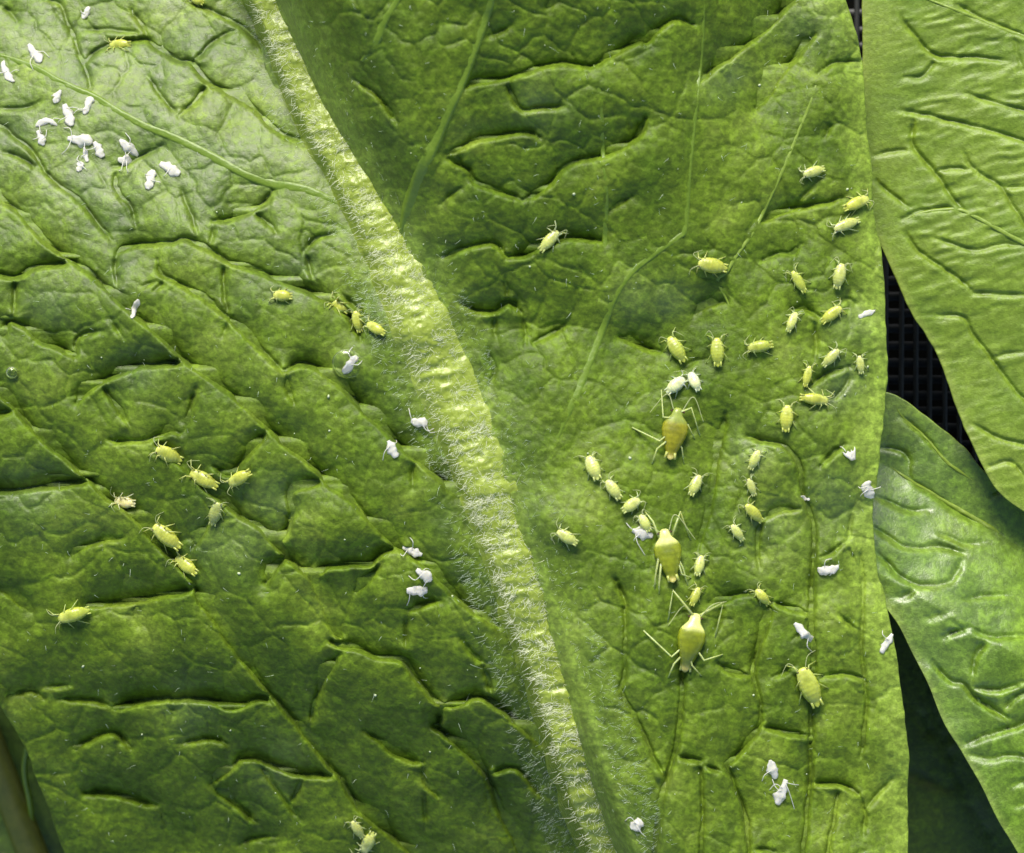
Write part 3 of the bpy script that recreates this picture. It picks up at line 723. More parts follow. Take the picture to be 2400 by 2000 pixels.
# second leaf, behind the right edge
FB = Field(1900, -360, 3000, 1500, 3.0)
CR_B = [(T(3, 1280,110, 1400,260, 1500,330, 1700,340, 1900,360), .7), (T(3, 1500,330, 1420,440, 1300,460), .5), (T(3, 1650,550, 1820,600, 2000,650, 2300,730), .5),
        (T(3, 1280,650, 1480,690, 1700,740, 2000,830, 2400,960), .65), (T(3, 1360,700, 1350,860, 1470,1000, 1560,1140, 1640,1230), .8),
        (T(3, 1130,1060, 1230,1150, 1330,1215), .7), (T(3, 1130,920, 1230,890, 1340,880), .5), (T(3, 1480,1000, 1640,990, 1800,1060, 1880,1100, 2000,1100), .5),
        (T(3, 1650,900, 1690,980, 1860,1100, 1940,1220, 2000,1320, 2100,1450), .6), (T(3, 1310,1380, 1380,1470, 1500,1560, 1620,1640, 1690,1710), .7),
        (T(3, 1280,1290, 1400,1240, 1600,1220), .6), (T(3, 1480,1400, 1700,1470, 1850,1440, 2000,1440), .4), (T(3, 1950,150, 1960,330, 2000,420), .4),
        (T(3, 1600,30, 1750,110, 1910,180, 2100,260), .6),
        (T(6, 1490,225, 1640,235, 1700,340, 1800,460, 1900,600, 2000,720, 2150,850), .6), (T(6, 1700,860, 1850,940, 2000,980, 2200,1020), .5),
        (T(6, 1800,1110, 1920,1090, 2000,1170), .5), (T(6, 1820,470, 2000,440), .35), (T(6, 1560,0, 1680,80), .3), (T(6, 1700,100, 2000,110), .4)]
FB.h = pucker(FB, CR_B, lam=80.0, amp=26.0, strength=0.5)
lean = np.clip((FB.X - 2040) / 900, 0, 1)
FB.h = FB.h - 60 + 70 * lean - 0.00004 * np.maximum(FB.Y - 500, 0) ** 2 + 12 * vnoise(FB.X, FB.Y, 260, 23)
wr = vnoise(FB.X * 0.28 + FB.Y * 0.05, FB.Y + 0.22 * FB.X + 8 * vnoise(FB.X, FB.Y, 50, 25), 11, 24)
FB.h = FB.h + 2.6 * wr * sstep(2060, 2180, FB.X) * (0.45 + 0.55 * sstep(1000, 500, FB.Y))
LB_LO = [(2016, -340), (2022, 0), (2024, 80), (2022, 192), (2015, 300), (2020, 440), (2040, 520), (2060, 564), (2088, 624), (2118, 692), (2140, 738), (2192, 818), (2224, 898), (2248, 970),
         (2288, 1058), (2320, 1122), (2348, 1158), (2400, 1198), (2520, 1265), (2700, 1340)]
LB_HI = [(2950, -340), (2960, 200), (2950, 700), (2930, 1000), (2900, 1200), (2850, 1340)]
leaf_b = empty('smooth_leaf', W(2700, 1340, -40))
tag(leaf_b, 'smoother yellow-green leaf with fine wrinkles, tucked beside the crinkled leaf', 'leaf')
def pale_b(X, Y, a, b):
    return 0.35 * (1 - sstep(0, 26, X - a[:, None]))
leaf_blade('blade', FB, LB_LO, LB_HI, -340, 1340, 'x', 3.5, M_LEAF_B, leaf_b, palefun=pale_b)
vein_strip('side_vein', vp(T(3, 1280,1300, 1400,1250, 1600,1228, 1720,1275, 1850,1345, 2000,1425, 2300,1560), 4, 7), FB, M_VEIN_L, leaf_b, rise=.45, sink=0.5, sides=8, seed=8, ripple=.6)
vein_strip('side_vein', vp(T(3, 1280,-60, 1500,20, 1700,100, 1910,185, 2150,260), 3, 6), FB, M_VEIN_L, leaf_b, rise=.45, sink=0.5, sides=8, seed=9, ripple=.6)

# third leaf, lower right, underneath both
FC = Field(1900, 800, 3000, 2700, 3.5)
CR_C = [(T(9, 1140,0, 1200,50, 1270,130, 1390,185, 1560,170, 1600,120, 1640,40), .8), (T(9, 1390,185, 1320,240, 1250,260), .5), (T(9, 1650,265, 1750,250, 1900,240), .6),
        (T(9, 1440,380, 1500,365, 1560,340), .5), (T(9, 1530,490, 1600,460, 1680,430), .8), (T(9, 1690,430, 1790,480, 2000,480, 2300,470), .6),
        (T(9, 1790,500, 1720,600, 1690,740), .7), (T(9, 1460,640, 1560,740, 1640,760, 1720,850, 1900,960), .8), (T(9, 1700,780, 1850,800, 2000,750), .6),
        (T(9, 1660,1110, 1800,1060, 1920,1020, 2100,960), .8), (T(9, 1700,1180, 1800,1200, 1900,1180, 2050,1190), .6), (T(9, 1880,920, 1950,840, 2050,800), .5),
        (T(9, 1930,1360, 2050,1310), .5), (T(9, 1950,1480, 2100,1440), .4), (T(9, 1580,400, 1660,450), .3),
        (T(6, 1120,1470, 1200,1520, 1290,1580, 1400,1590, 1500,1580, 1640,1620), .8), (T(6, 1140,1290, 1250,1340, 1330,1370, 1430,1360), .6),
        (T(6, 1150,1000, 1250,1010, 1320,1060, 1330,1150), .5), (T(6, 1280,820, 1400,920, 1500,1040), .4), (T(6, 1500,1500, 1640,1560, 1760,1560), .4),
        (T(6, 1340,1200, 1500,1300, 1650,1400, 1750,1440), .5), (T(6, 1800,1300, 1900,1250, 2000,1330), .5)]
FC.h = pucker(FC, CR_C, lam=80.0, amp=34.0, strength=0.7)
# a fold: the strip above the bright vein leans away from the light, the lobe below turns up towards it
vx = np.array([(1950, 1020), (2137, 1128), (2201, 1167), (2297, 1222), (2500, 1345), (2900, 1600)], float)
fd = FC.Y - np.interp(FC.X, vx[:, 0], vx[:, 1])
FC.h = FC.h - 150 + np.where(fd > 0, 0.48 * np.minimum(fd, 260), -0.10 * fd)
FC.h = FC.h - 0.00022 * np.maximum(fd - 320, 0) ** 2 * 0.5 + 12 * vnoise(FC.X, FC.Y, 150, 27) + 3 * vnoise(FC.X, FC.Y, 46, 28)
FC.h = blur(FC.h, 1)
LC_T = [(1930, 905), (2000, 915), (2076, 922), (2116, 938), (2160, 970), (2200, 1002), (2260, 1050), (2304, 1105), (2400, 1180), (2700, 1400), (2900, 1500)]
LC_B = [(1930, 1300), (2000, 1335), (2044, 1382), (2080, 1428), (2108, 1468), (2140, 1532), (2176, 1604), (2212, 1692), (2256, 1764), (2304, 1848), (2340, 1924), (2384, 1996), (2500, 2200), (2700, 2480), (2900, 2620)]
leaf_c = empty('glossy_leaf', W(2880, 2100, -200))
tag(leaf_c, 'glossy folded green leaf with silvery sheen, partly hidden under the other two leaves', 'leaf')
def pale_c(X, Y, a, b):
    return 0.45 * (1 - sstep(0, 45, b[:, None] - Y)) + 0.2 * (1 - sstep(0, 14, Y - a[:, None]))
leaf_blade('blade', FC, LC_T, LC_B, 1930, 2900, 'y', 3.5, M_LEAF_C, leaf_c, palefun=pale_c, sky_sheen_fun=lambda X, Y: 0.8 * sstep(2420, 2150, X))  # silvery sky sheen masked onto the left part through specular
vein_strip('side_vein', vp(T(6, 1200,1100, 1340,1195, 1500,1290, 1600,1350, 1740,1430, 1900,1530), 4, 7), FC, M_VEIN_L, leaf_c, rise=.7, sink=0.0, sides=8, seed=11, ripple=1)
vein_strip('side_vein', vp(T(6, 1240,720, 1285,815, 1430,945, 1545,1080, 1700,1190), 3, 5), FC, M_VEIN_L, leaf_c, rise=.5, sink=0.0, sides=8, seed=12, ripple=1)

# dark leaf deep in the lower gap and the stalk at the lower left
FD = Field(1700, 1250, 2700, 2700, 8.0)
FD.h = pucker(FD, [(T(9, 1350,500, 1450,900, 1600,1300, 1800,1700), .6), (T(9, 1350,900, 1500,1100, 1700,1000), .5), (T(9, 1320,1300, 1600,1400), .5)], lam=60, amp=18)
FD.h = FD.h - 330 - 0.25 * (FD.Y - 1300) * 0.4 + 10 * vnoise(FD.X, FD.Y, 180, 29)
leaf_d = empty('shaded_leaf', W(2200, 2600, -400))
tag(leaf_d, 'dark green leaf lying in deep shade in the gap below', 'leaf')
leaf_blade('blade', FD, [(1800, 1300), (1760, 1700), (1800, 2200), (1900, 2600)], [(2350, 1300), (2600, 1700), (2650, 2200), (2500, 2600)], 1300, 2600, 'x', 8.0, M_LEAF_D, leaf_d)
st = empty('stalk', W(200, 2340, -625))
tag(st, 'olive green stalk out of focus past the lower left edge of the crinkled leaf', 'stalk')
pts = [W(x, y, z) for x, y, z in [(-260, 1200, -640), (-130, 1480, -625), (-40, 1700, -615), (10, 1830, -610), (60, 1960, -605), (120, 2120, -610), (200, 2340, -625)]]
V, f = tube(smooth_path(pts, 40 * S), np.interp(np.arange(len(smooth_path(pts, 40 * S))), [0, 40], [34 * S, 46 * S]), 14)
mesh_obj('stalk_body', V, f, M_STEM, st, origin=st.location)
pts = [W(x, y, z) for x, y, z in [(66, 1750, -500), (58, 1790, -520), (60, 1830, -545), (70, 1880, -575), (75, 1940, -600)]]
V, f = tube(smooth_path(pts, 12 * S), 8 * S, 8)
mesh_obj('side_shoot', V, f, M_VEIN, st, origin=st.location)
FE = Field(-500, 1300, 500, 2700, 8.0)
FE.h = -740 + 14 * vnoise(FE.X, FE.Y, 120, 33)
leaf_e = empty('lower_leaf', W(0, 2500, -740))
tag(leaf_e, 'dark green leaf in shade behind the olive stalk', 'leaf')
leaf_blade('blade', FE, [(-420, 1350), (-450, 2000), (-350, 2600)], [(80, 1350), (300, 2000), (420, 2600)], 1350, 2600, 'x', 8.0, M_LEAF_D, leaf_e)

# ------------------------------------------------------------------ hairs on the midrib and beside it
def hair_mesh(name, roots, dirs, lens, rad, mat, parent, droop=0.5, seg=4):
    """all hairs of one coat; roots/dirs in pixel units (x right, y up, z out), three-sided tapering strands"""
    n = len(roots)
    d = dirs / np.linalg.norm(dirs, axis=1)[:, None]
    side = RNG.normal(size=(n, 3)) * 0.55
    t = np.linspace(0, 1, seg + 1)
    P = roots[:, None, :] + lens[:, None, None] * (d[:, None, :] * t[None, :, None] + side[:, None, :] * (t ** 2)[None, :, None] * 0.6)
    P[:, :, 2] -= (droop * lens)[:, None] * (t ** 2)[None, :] * 0.7
    u = np.cross(d, [0.3, 0.2, 0.93]); u /= np.maximum(np.linalg.norm(u, axis=1), 1e-6)[:, None]
    v = np.cross(d, u)
    rr = rad[:, None] * (1 - 0.75 * t)[None, :]
    V = []
    for k in range(3):
        a = k * 2 * math.pi / 3
        V.append(P + rr[:, :, None] * (math.cos(a) * u + math.sin(a) * v)[:, None, :])
    V = np.stack(V, 2)                                     # n, seg+1, 3, xyz
    idx = np.arange(n * (seg + 1) * 3).reshape(n, seg + 1, 3)
    q = [np.stack([idx[:, :-1, k], idx[:, :-1, (k + 1) % 3], idx[:, 1:, (k + 1) % 3], idx[:, 1:, k]], -1).reshape(-1, 4) for k in range(3)]
    o = mesh_obj(name, V.reshape(-1, 3) * S, np.vstack(q), mat, parent, origin=parent.location)
    o['kind'] = 'stuff'
    return o

def to_units(x, y, z):
    a, b, c = W(x, y, z)
    return np.stack([a, b, c], -1) / S

rp = smooth_path(rib_pts, 4.0)
rt = np.gradient(rp[:, :2], axis=0); rt /= np.hypot(rt[:, 0], rt[:, 1])[:, None]
rn = np.stack([-rt[:, 1], rt[:, 0]], 1)                     # pixel axes
def rib_hairs(n, smin, smax, l0, l1, rad, dirfun):
    i = RNG.integers(0, len(rp), n)
    sgn = RNG.choice([-1, 1], n)
    c = RNG.uniform(smin, smax, n) * sgn                    # across, in half widths
    w = rp[i, 2]
    x = rp[i, 0] + rn[i, 0] * c * w; y = rp[i, 1] + rn[i, 1] * c * w
    on = np.abs(c) < 1
    zb = FM.look(rp[i, 0], rp[i, 1], FSM) - 1 + rib_bell(c) * w * 0.62
    z = np.where(on, zb, FM.look(x, y)) - 1
    roots = to_units(x, y, z)
    out = np.stack([rn[i, 0] * c, -rn[i, 1] * c, np.where(on, 0.75, 0.5)], -1)
    d = out * 1.0 + RNG.normal(size=(n, 3)) * 0.55
    d[:, 2] = np.abs(d[:, 2]) * 0.55 + 0.1
    return roots, d, RNG.uniform(l0, l1, n), RNG.uniform(0.7, 1.0, n) * rad
h1 = list(rib_hairs(11000, 0.0, 1.15, 8, 24, 0.5, None))
# matted in clumps that lie across the rib
ci = RNG.integers(0, 420, 11000)
cd = RNG.normal(size=(420, 3)) * np.array([0.35, 0.35, 0.2])
sgn = np.where(RNG.random(420) < 0.5, -1.0, 1.0)
cc = np.stack([sgn * 0.93, sgn * 0.36, np.full(420, 0.17)], -1) + cd
croot = h1[0][RNG.integers(0, 11000, 420)]
near = RNG.random(11000) < 0.62
off = RNG.normal(size=(11000, 3)) * np.array([11, 7, 0])
newroot = croot[ci] + off
nx_, ny_ = newroot[:, 0] + 1200, 1000 - newroot[:, 1]
cw = np.interp(ny_, rp[:, 1], rp[:, 2]); cdx = (nx_ - np.interp(ny_, rp[:, 1], rp[:, 0])) * 0.93
okk = near & (np.abs(cdx) < cw * 0.92)
zr = FM.look(np.interp(ny_, rp[:, 1], rp[:, 0]), ny_, FSM) - 2 + rib_bell(cdx / cw) * cw * 0.62
newroot[:, 2] = zr
h1[0] = np.where(okk[:, None], newroot, h1[0])
h1[1] = np.where(okk[:, None], cc[ci] + RNG.normal(size=(11000, 3)) * 0.16, h1[1])
hair_mesh('silky_hair', *h1, M_HAIR, leaf, droop=0.5, seg=3)
h2 = rib_hairs(9500, 1.0, 2.2, 8, 20, 0.42, None)
hair_mesh('side_hair', *h2, M_HAIR2, leaf, droop=0.5)
# thin down along the bases of the side veins and scattered short hairs on the blade
n = 1500
x = RNG.uniform(0, 2060, n); y = RNG.uniform(-50, 2050, n)
keep = (x < np.interp(y, [p[1] for p in EDGE_R], [p[0] for p in EDGE_R]) - 6) & (x > np.interp(y, [p[1] for p in EDGE_L], [p[0] for p in EDGE_L]) + 6)
x, y = x[keep], y[keep]
d = RNG.normal(size=(len(x), 3)); d[:, 2] = np.abs(d[:, 2]) * 0.4 + 0.1
hair_mesh('blade_hair', to_units(x, y, FM.look(x, y) - 0.5), d, RNG.uniform(6, 15, len(x)), RNG.uniform(0.35, 0.55, len(x)), M_HAIR2, leaf, droop=0.3, seg=3)

# pale specks of honeydew and dust on the blade
sv, sf = [], []
spots = [(1780, 200), (1345, 455), (1440, 150), (1242, 625), (1986, 444), (1476, 1074), (1766, 1630), (1378, 1063), (985, 1566), (1008, 1762), (880, 1630), (238, 838), (770, 930), (772, 1010),
         (808, 1265), (764, 1130), (2034, 860), (1060, 1398), (1980, 926), (195, 1562), (1845, 265), (1738, 475), (560, 1345), (540, 1712), (333, 1722)] + \
        [(RNG.uniform(200, 2000), RNG.uniform(20, 1980)) for _ in range(46)]
for k, (px, py) in enumerate(spots):
    r = (random.uniform(2.0, 4.2) if k < 25 else random.uniform(1.0, 2.0))
    z0 = float(ground(px, py))
    c = to_units(np.array(px), np.array(py), np.array(z0 + r * 0.3))
    b = len(sv)
    ax = random.uniform(0.7, 1.5); an = random.uniform(0, 6.28)
    for (a, bb, cc) in [(1, 0, 0), (0.3, 0.9, 0.1), (-0.7, 0.7, 0), (-1, -0.1, 0.1), (-0.3, -0.9, 0), (0.6, -0.8, 0), (0, 0, 0.8), (0, 0, -0.6)]:
        u, v = a * r * ax * random.uniform(.7, 1.2), bb * r * random.uniform(.7, 1.2)
        sv.append((c + np.array([u * math.cos(an) - v * math.sin(an), u * math.sin(an) + v * math.cos(an), cc * r])) * S)
    for q in range(6):
        sf.append((b + q, b + (q + 1) % 6, b + 6)); sf.append((b + (q + 1) % 6, b + q, b + 7))
o = mesh_obj('dust_specks', sv, sf, M_SPECK, leaf, origin=leaf.location)
o['kind'] = 'stuff'

# ------------------------------------------------------------------ aphids
TONES = {                 # abdomen, thorax/head, dorsal spot, legs
    'green':  ((0.36, 0.41, 0.055), (0.44, 0.48, 0.09), (0.22, 0.27, 0.02), (0.36, 0.42, 0.11)),
    'yellow': ((0.43, 0.46, 0.065), (0.50, 0.53, 0.11), (0.26, 0.30, 0.025), (0.42, 0.45, 0.12)),
    'pale':   ((0.46, 0.50, 0.13), (0.54, 0.57, 0.19), (0.31, 0.35, 0.07), (0.44, 0.49, 0.2)),
    'white':  ((0.56, 0.59, 0.30), (0.62, 0.64, 0.38), (0.36, 0.39, 0.18), (0.52, 0.56, 0.34)),
    'peach':  ((0.62, 0.55, 0.24), (0.64, 0.59, 0.30), (0.45, 0.40, 0.14), (0.5, 0.5, 0.24)),
    'dull':   ((0.30, 0.34, 0.09), (0.34, 0.38, 0.12), (0.22, 0.26, 0.05), (0.32, 0.38, 0.14)),
    'amber':  ((0.23, 0.225, 0.008), (0.24, 0.29, 0.05), (0.13, 0.135, 0.005), (0.44, 0.50, 0.17)),
    'amber2': ((0.20, 0.235, 0.008), (0.58, 0.60, 0.19), (0.105, 0.14, 0.004), (0.46, 0.52, 0.18)),
}
PT = np.array([0.00, 0.03, 0.08, 0.14, 0.20, 0.27, 0.36, 0.46, 0.56, 0.66, 0.76, 0.84, 0.89, 0.93, 0.97, 1.0])
PW = np.array([0.22, 0.50, 0.66, 0.75, 0.82, 0.89, 0.96, 1.00, 0.99, 0.90, 0.75, 0.58, 0.45, 0.32, 0.20, 0.05])
PWA = np.array([0.16, 0.34, 0.40, 0.44, 0.62, 0.88, 1.00, 0.99, 0.88, 0.73, 0.57, 0.44, 0.36, 0.30, 0.24, 0.06])
PH = np.array([0.10, 0.40, 0.55, 0.62, 0.68, 0.78, 0.90, 1.00, 1.00, 0.93, 0.75, 0.52, 0.36, 0.26, 0.18, 0.04])
GROUP = 'aphids feeding on the crinkled leaf'

def add_tube(vs, fs, cs, pts, rad, col, sides=6):
    V, f = tube(pts, rad, sides)
    b = len(vs)
    vs.extend(V); fs.extend(tuple(i + b for i in q) for q in f); cs.extend([col] * len(V))

def aphid(hx, hy, tx, ty, w, tone, label, legs=None, bend=0.0, lift=1.0, name='aphid'):
    rg = random.Random(int(hx * 7 + hy * 13 + tx))
    ab, thx, spot, lg = TONES[tone]
    ab, thx, spot = map(np.array, (ab, thx, spot))
    adult = tone.startswith('amber')
    j = rg.uniform(0.92, 1.08)
    ab, thx = ab * j * 1.1, thx * j * 1.1
    L = math.hypot(hx - tx, hy - ty)
    f = np.array([(hx - tx) / L, (hy - ty) / L]); s = np.array([-f[1], f[0]])          # pixel axes
    g = lambda x, y: float(FM.look(np.array(x), np.array(y), FSM))
    clear = 0.05 * w * lift + 1.5
    zh, zt = g(hx, hy), g(tx, ty)
    cx, cy = (hx + tx) / 2, (hy + ty) / 2
    zmid = max(g(cx, cy), (zh + zt) / 2 - 1)
    base = np.array(W(cx, cy, zmid))
    vs, fs, cs = [], [], []
    ring, side = 30, 18
    tt = np.linspace(0, 1, ring)
    pw = np.interp(tt, PT, PWA if adult else PW); ph = np.interp(tt, PT, PH)
    hgt = w * (0.60 if not adult else 0.38)
    for i, t in enumerate(tt):
        k = 4 * t * (1 - t)
        ox = hx + (tx - hx) * t + s[0] * bend * k * w; oy = hy + (ty - hy) * t + s[1] * bend * k * w
        zb = zh + (zt - zh) * t + k * max(0, zmid - (zh + zt) / 2) + clear + 0.10 * w * (t > 0.9) * (t - 0.9) * 10
        seg = 1 + (0.022 if not adult else 0.016) * math.cos(t * 2 * math.pi * 9)
        for q in range(side):
            a = 2 * math.pi * q / side
            ca, sa = math.cos(a), math.sin(a)
            up = sa * (1.0 if sa > 0 else 0.55)
            ww = 0.5 * w * pw[i] * seg * (abs(ca) ** 0.9) * (1 if ca > 0 else -1)
            zz = zb + hgt * 0.36 + hgt * 0.62 * ph[i] * up * seg
            vs.append(np.array(W(ox + s[0] * ww, oy + s[1] * ww, zz)))
            mixv = sstep(0.24, 0.32, t) if adult else sstep(0.26, 0.40, t)
            c = thx * (1 - mixv) + ab * mixv
            sp = math.exp(-((t - (0.30 if not adult else 0.42)) / 0.10) ** 2 - (ca / 0.5) ** 2) * (sa > 0) * rg.uniform(0.6, 0.9)
            if adult:
                sp += 0.35 * math.exp(-((ca - 0.45) / 0.2) ** 2) * (t > 0.45) * (t < 0.85)
                tip = sstep(0.84, 0.95, t); c = c * (1 - tip) + np.array([0.50, 0.44, 0.12]) * tip
            c = c * (1 - min(sp, 1)) + spot * min(sp, 1)
            cs.append(c)
    for i in range(ring - 1):
        for q in range(side):
            a, b = i * side + q, i * side + (q + 1) % side
            fs.append((a, b, b + side, a + side))
    fs.append(tuple(range(side))[::-1]); fs.append(tuple(range((ring - 1) * side, ring * side)))
    # cornicles: the two little pipes that give the forked tail
    zt_ = zt + clear + hgt * 0.55
    for sg in (-1, 1):
        t0, o0 = (0.86, 0.15) if adult else (0.82, 0.22)
        x0, y0 = hx + (tx - hx) * t0 + s[0] * sg * o0 * w, hy + (ty - hy) * t0 + s[1] * sg * o0 * w
        cl = L * (0.12 if adult else 0.17); sp = sg * w * rg.uniform(0.0, 0.06)
        x1, y1 = x0 - f[0] * cl + s[0] * sp, y0 - f[1] * cl + s[1] * sp
        pts = [W(x0, y0, zt_), W((x0 + x1) / 2, (y0 + y1) / 2, zt_ + 1), W(x1, y1, zt_ + 1.5)]
        add_tube(vs, fs, cs, pts, np.array([0.075, 0.06, 0.06]) * w * S * (0.8 if adult else 1), ab * 0.5 + np.array(lg) * 0.5)
    # legs, feet on the blade
    lr = (1.05 + w * 0.016) * (1.0 if adult else 0.9)
    gl = lambda x, y: float(FM.look(np.array(x), np.array(y)))
    if legs is None:
        legs = []
        for sg in (-1, 1):
            for k, (th, fwd, out) in enumerate(((0.17, 0.26, 0.42), (0.27, -0.02, 0.50), (0.36, -0.40, 0.48))):
                fwd2, out2 = fwd + rg.uniform(-0.14, 0.14), out * rg.uniform(0.8, 1.15)
                h0 = (hx + (tx - hx) * th, hy + (ty - hy) * th)
                ft = (h0[0] + f[0] * L * fwd2 + s[0] * sg * (w * 0.3 + L * 0.5 * out2), h0[1] + f[1] * L * fwd2 + s[1] * sg * (w * 0.3 + L * 0.5 * out2))
                kn = (h0[0] + (ft[0] - h0[0]) * 0.48 + f[0] * L * 0.07, h0[1] + (ft[1] - h0[1]) * 0.48 + f[1] * L * 0.07)
                legs.append((th, sg, kn, ft))
    for th, sg, kn, ft in legs:
        x0, y0 = hx + (tx - hx) * th + s[0] * sg * w * 0.22, hy + (ty - hy) * th + s[1] * sg * w * 0.22
        z0 = zh + (zt - zh) * th + clear + hgt * 0.30
        zk = max(gl(*kn) + hgt * 0.75, z0 + hgt * 0.1)
        pts = [W(x0, y0, z0), W((x0 + kn[0]) / 2, (y0 + kn[1]) / 2, (z0 + zk) / 2 + hgt * 0.1), W(kn[0], kn[1], zk),
               W((kn[0] + ft[0]) / 2, (kn[1] + ft[1]) / 2, (zk + gl(*ft)) / 2 + 0.5), W(ft[0], ft[1], gl(*ft) + 0.6)]
        add_tube(vs, fs, cs, pts, np.array([1.25, 1.35, 1.0, 0.85, 0.7]) * lr * S, np.array(lg) * rg.uniform(0.85, 1.15), 5)
    root = empty(name, base)
    tag(root, label, 'aphid', GROUP)
    o = mesh_obj('body', vs, fs, M_APHID, root, origin=base)
    set_col(o, 'tone', np.array(cs))
    # antennae swept up and back over the shoulders, and the dark eyes
    for sg in (-1, 1):
        x0, y0 = hx - f[0] * L * 0.05 + s[0] * sg * w * 0.16, hy - f[1] * L * 0.05 + s[1] * sg * w * 0.16
        a1 = rg.uniform(0.10, 0.30); a2 = rg.uniform(-0.35, 0.10) * (1.5 if adult else 1)
        x1, y1 = x0 + f[0] * L * a1 + s[0] * sg * w * 0.35, y0 + f[1] * L * a1 + s[1] * sg * w * 0.35
        x2, y2 = x1 + f[0] * L * a2 + s[0] * sg * w * rg.uniform(0.3, 0.6), y1 + f[1] * L * a2 + s[1] * sg * w * rg.uniform(0.3, 0.6)
        z0 = zh + clear + hgt * 0.5
        pts = smooth_path([W(x0, y0, z0), W(x1, y1, max(z0 + 3, gl(x1, y1) + 5)), W(x2, y2, max(z0 - 3, gl(x2, y2) + 3))], 3 * S)
        V, q = tube(pts, np.linspace(1.0, 0.5, len(pts)) * lr * 0.62 * S, 5)
        mesh_obj('antenna', V, q, M_ANT, root, origin=base)
        ex, ey = hx - f[0] * L * 0.07 + s[0] * sg * w * 0.235, hy - f[1] * L * 0.07 + s[1] * sg * w * 0.235
        er_ = max(1.3, 0.045 * w)
        ev, ef = [], []
        for a in range(5):
            ph_ = math.pi * a / 4
            for b in range(8):
                th_ = 2 * math.pi * b / 8
                ev.append(np.array(W(ex, ey, zh + clear + hgt * 0.55)) + er_ * S * np.array([math.sin(ph_) * math.cos(th_), math.sin(ph_) * math.sin(th_), math.cos(ph_)]))
        for a in range(4):
            for b in range(8):
                ef.append((a * 8 + b, (a + 1) * 8 + b, (a + 1) * 8 + (b + 1) % 8, a * 8 + (b + 1) % 8))
        mesh_obj('eye', ev, ef, M_EYE, root, origin=base)
    return root

# the three big adults; visible legs follow the photograph (hip position, side, knee, foot)
aphid(1590, 956, 1570, 1078, 62, 'amber', 'big amber aphid with greenish head, uppermost of the three big ones', legs=[
    (0.20, 1, (1554, 978), (1550, 914)), (0.18, -1, (1620, 956), (1641, 1022)), (0.30, 1, (1546, 1034), (1481, 1002)), (0.32, -1, (1612, 996), (1628, 1028)),
    (0.44, -1, (1598, 1050), (1603, 1087)), (0.42, 1, (1540, 1052), (1528, 1088))])
aphid(1556, 1240, 1578, 1366, 65, 'amber2', 'big olive-amber aphid with pale thorax at the foot of the nymph row', legs=[
    (0.18, 1, (1594, 1200), (1619, 1266)), (0.17, -1, (1530, 1222), (1512, 1200)), (0.30, -1, (1536, 1352), (1534, 1380)), (0.32, 1, (1598, 1346), (1620, 1355)),
    (0.44, -1, (1545, 1368), (1545, 1392)), (0.43, 1, (1600, 1330), (1612, 1372))])
aphid(1632, 1438, 1604, 1576, 65, 'amber2', 'big golden aphid with long splayed legs, lowest of the three big ones', legs=[
    (0.16, 1, (1577, 1384), (1565, 1460)), (0.16, -1, (1695, 1412), (1676, 1494)), (0.32, 1, (1574, 1540), (1508, 1478)), (0.36, -1, (1650, 1548), (1694, 1534)),
    (0.44, -1, (1622, 1560), (1644, 1584)), (0.43, 1, (1580, 1556), (1566, 1588))])
aphid(1878, 1566, 1918, 1658, 48, 'green', 'mid-sized yellow-green aphid alone near the lower right leaf edge')

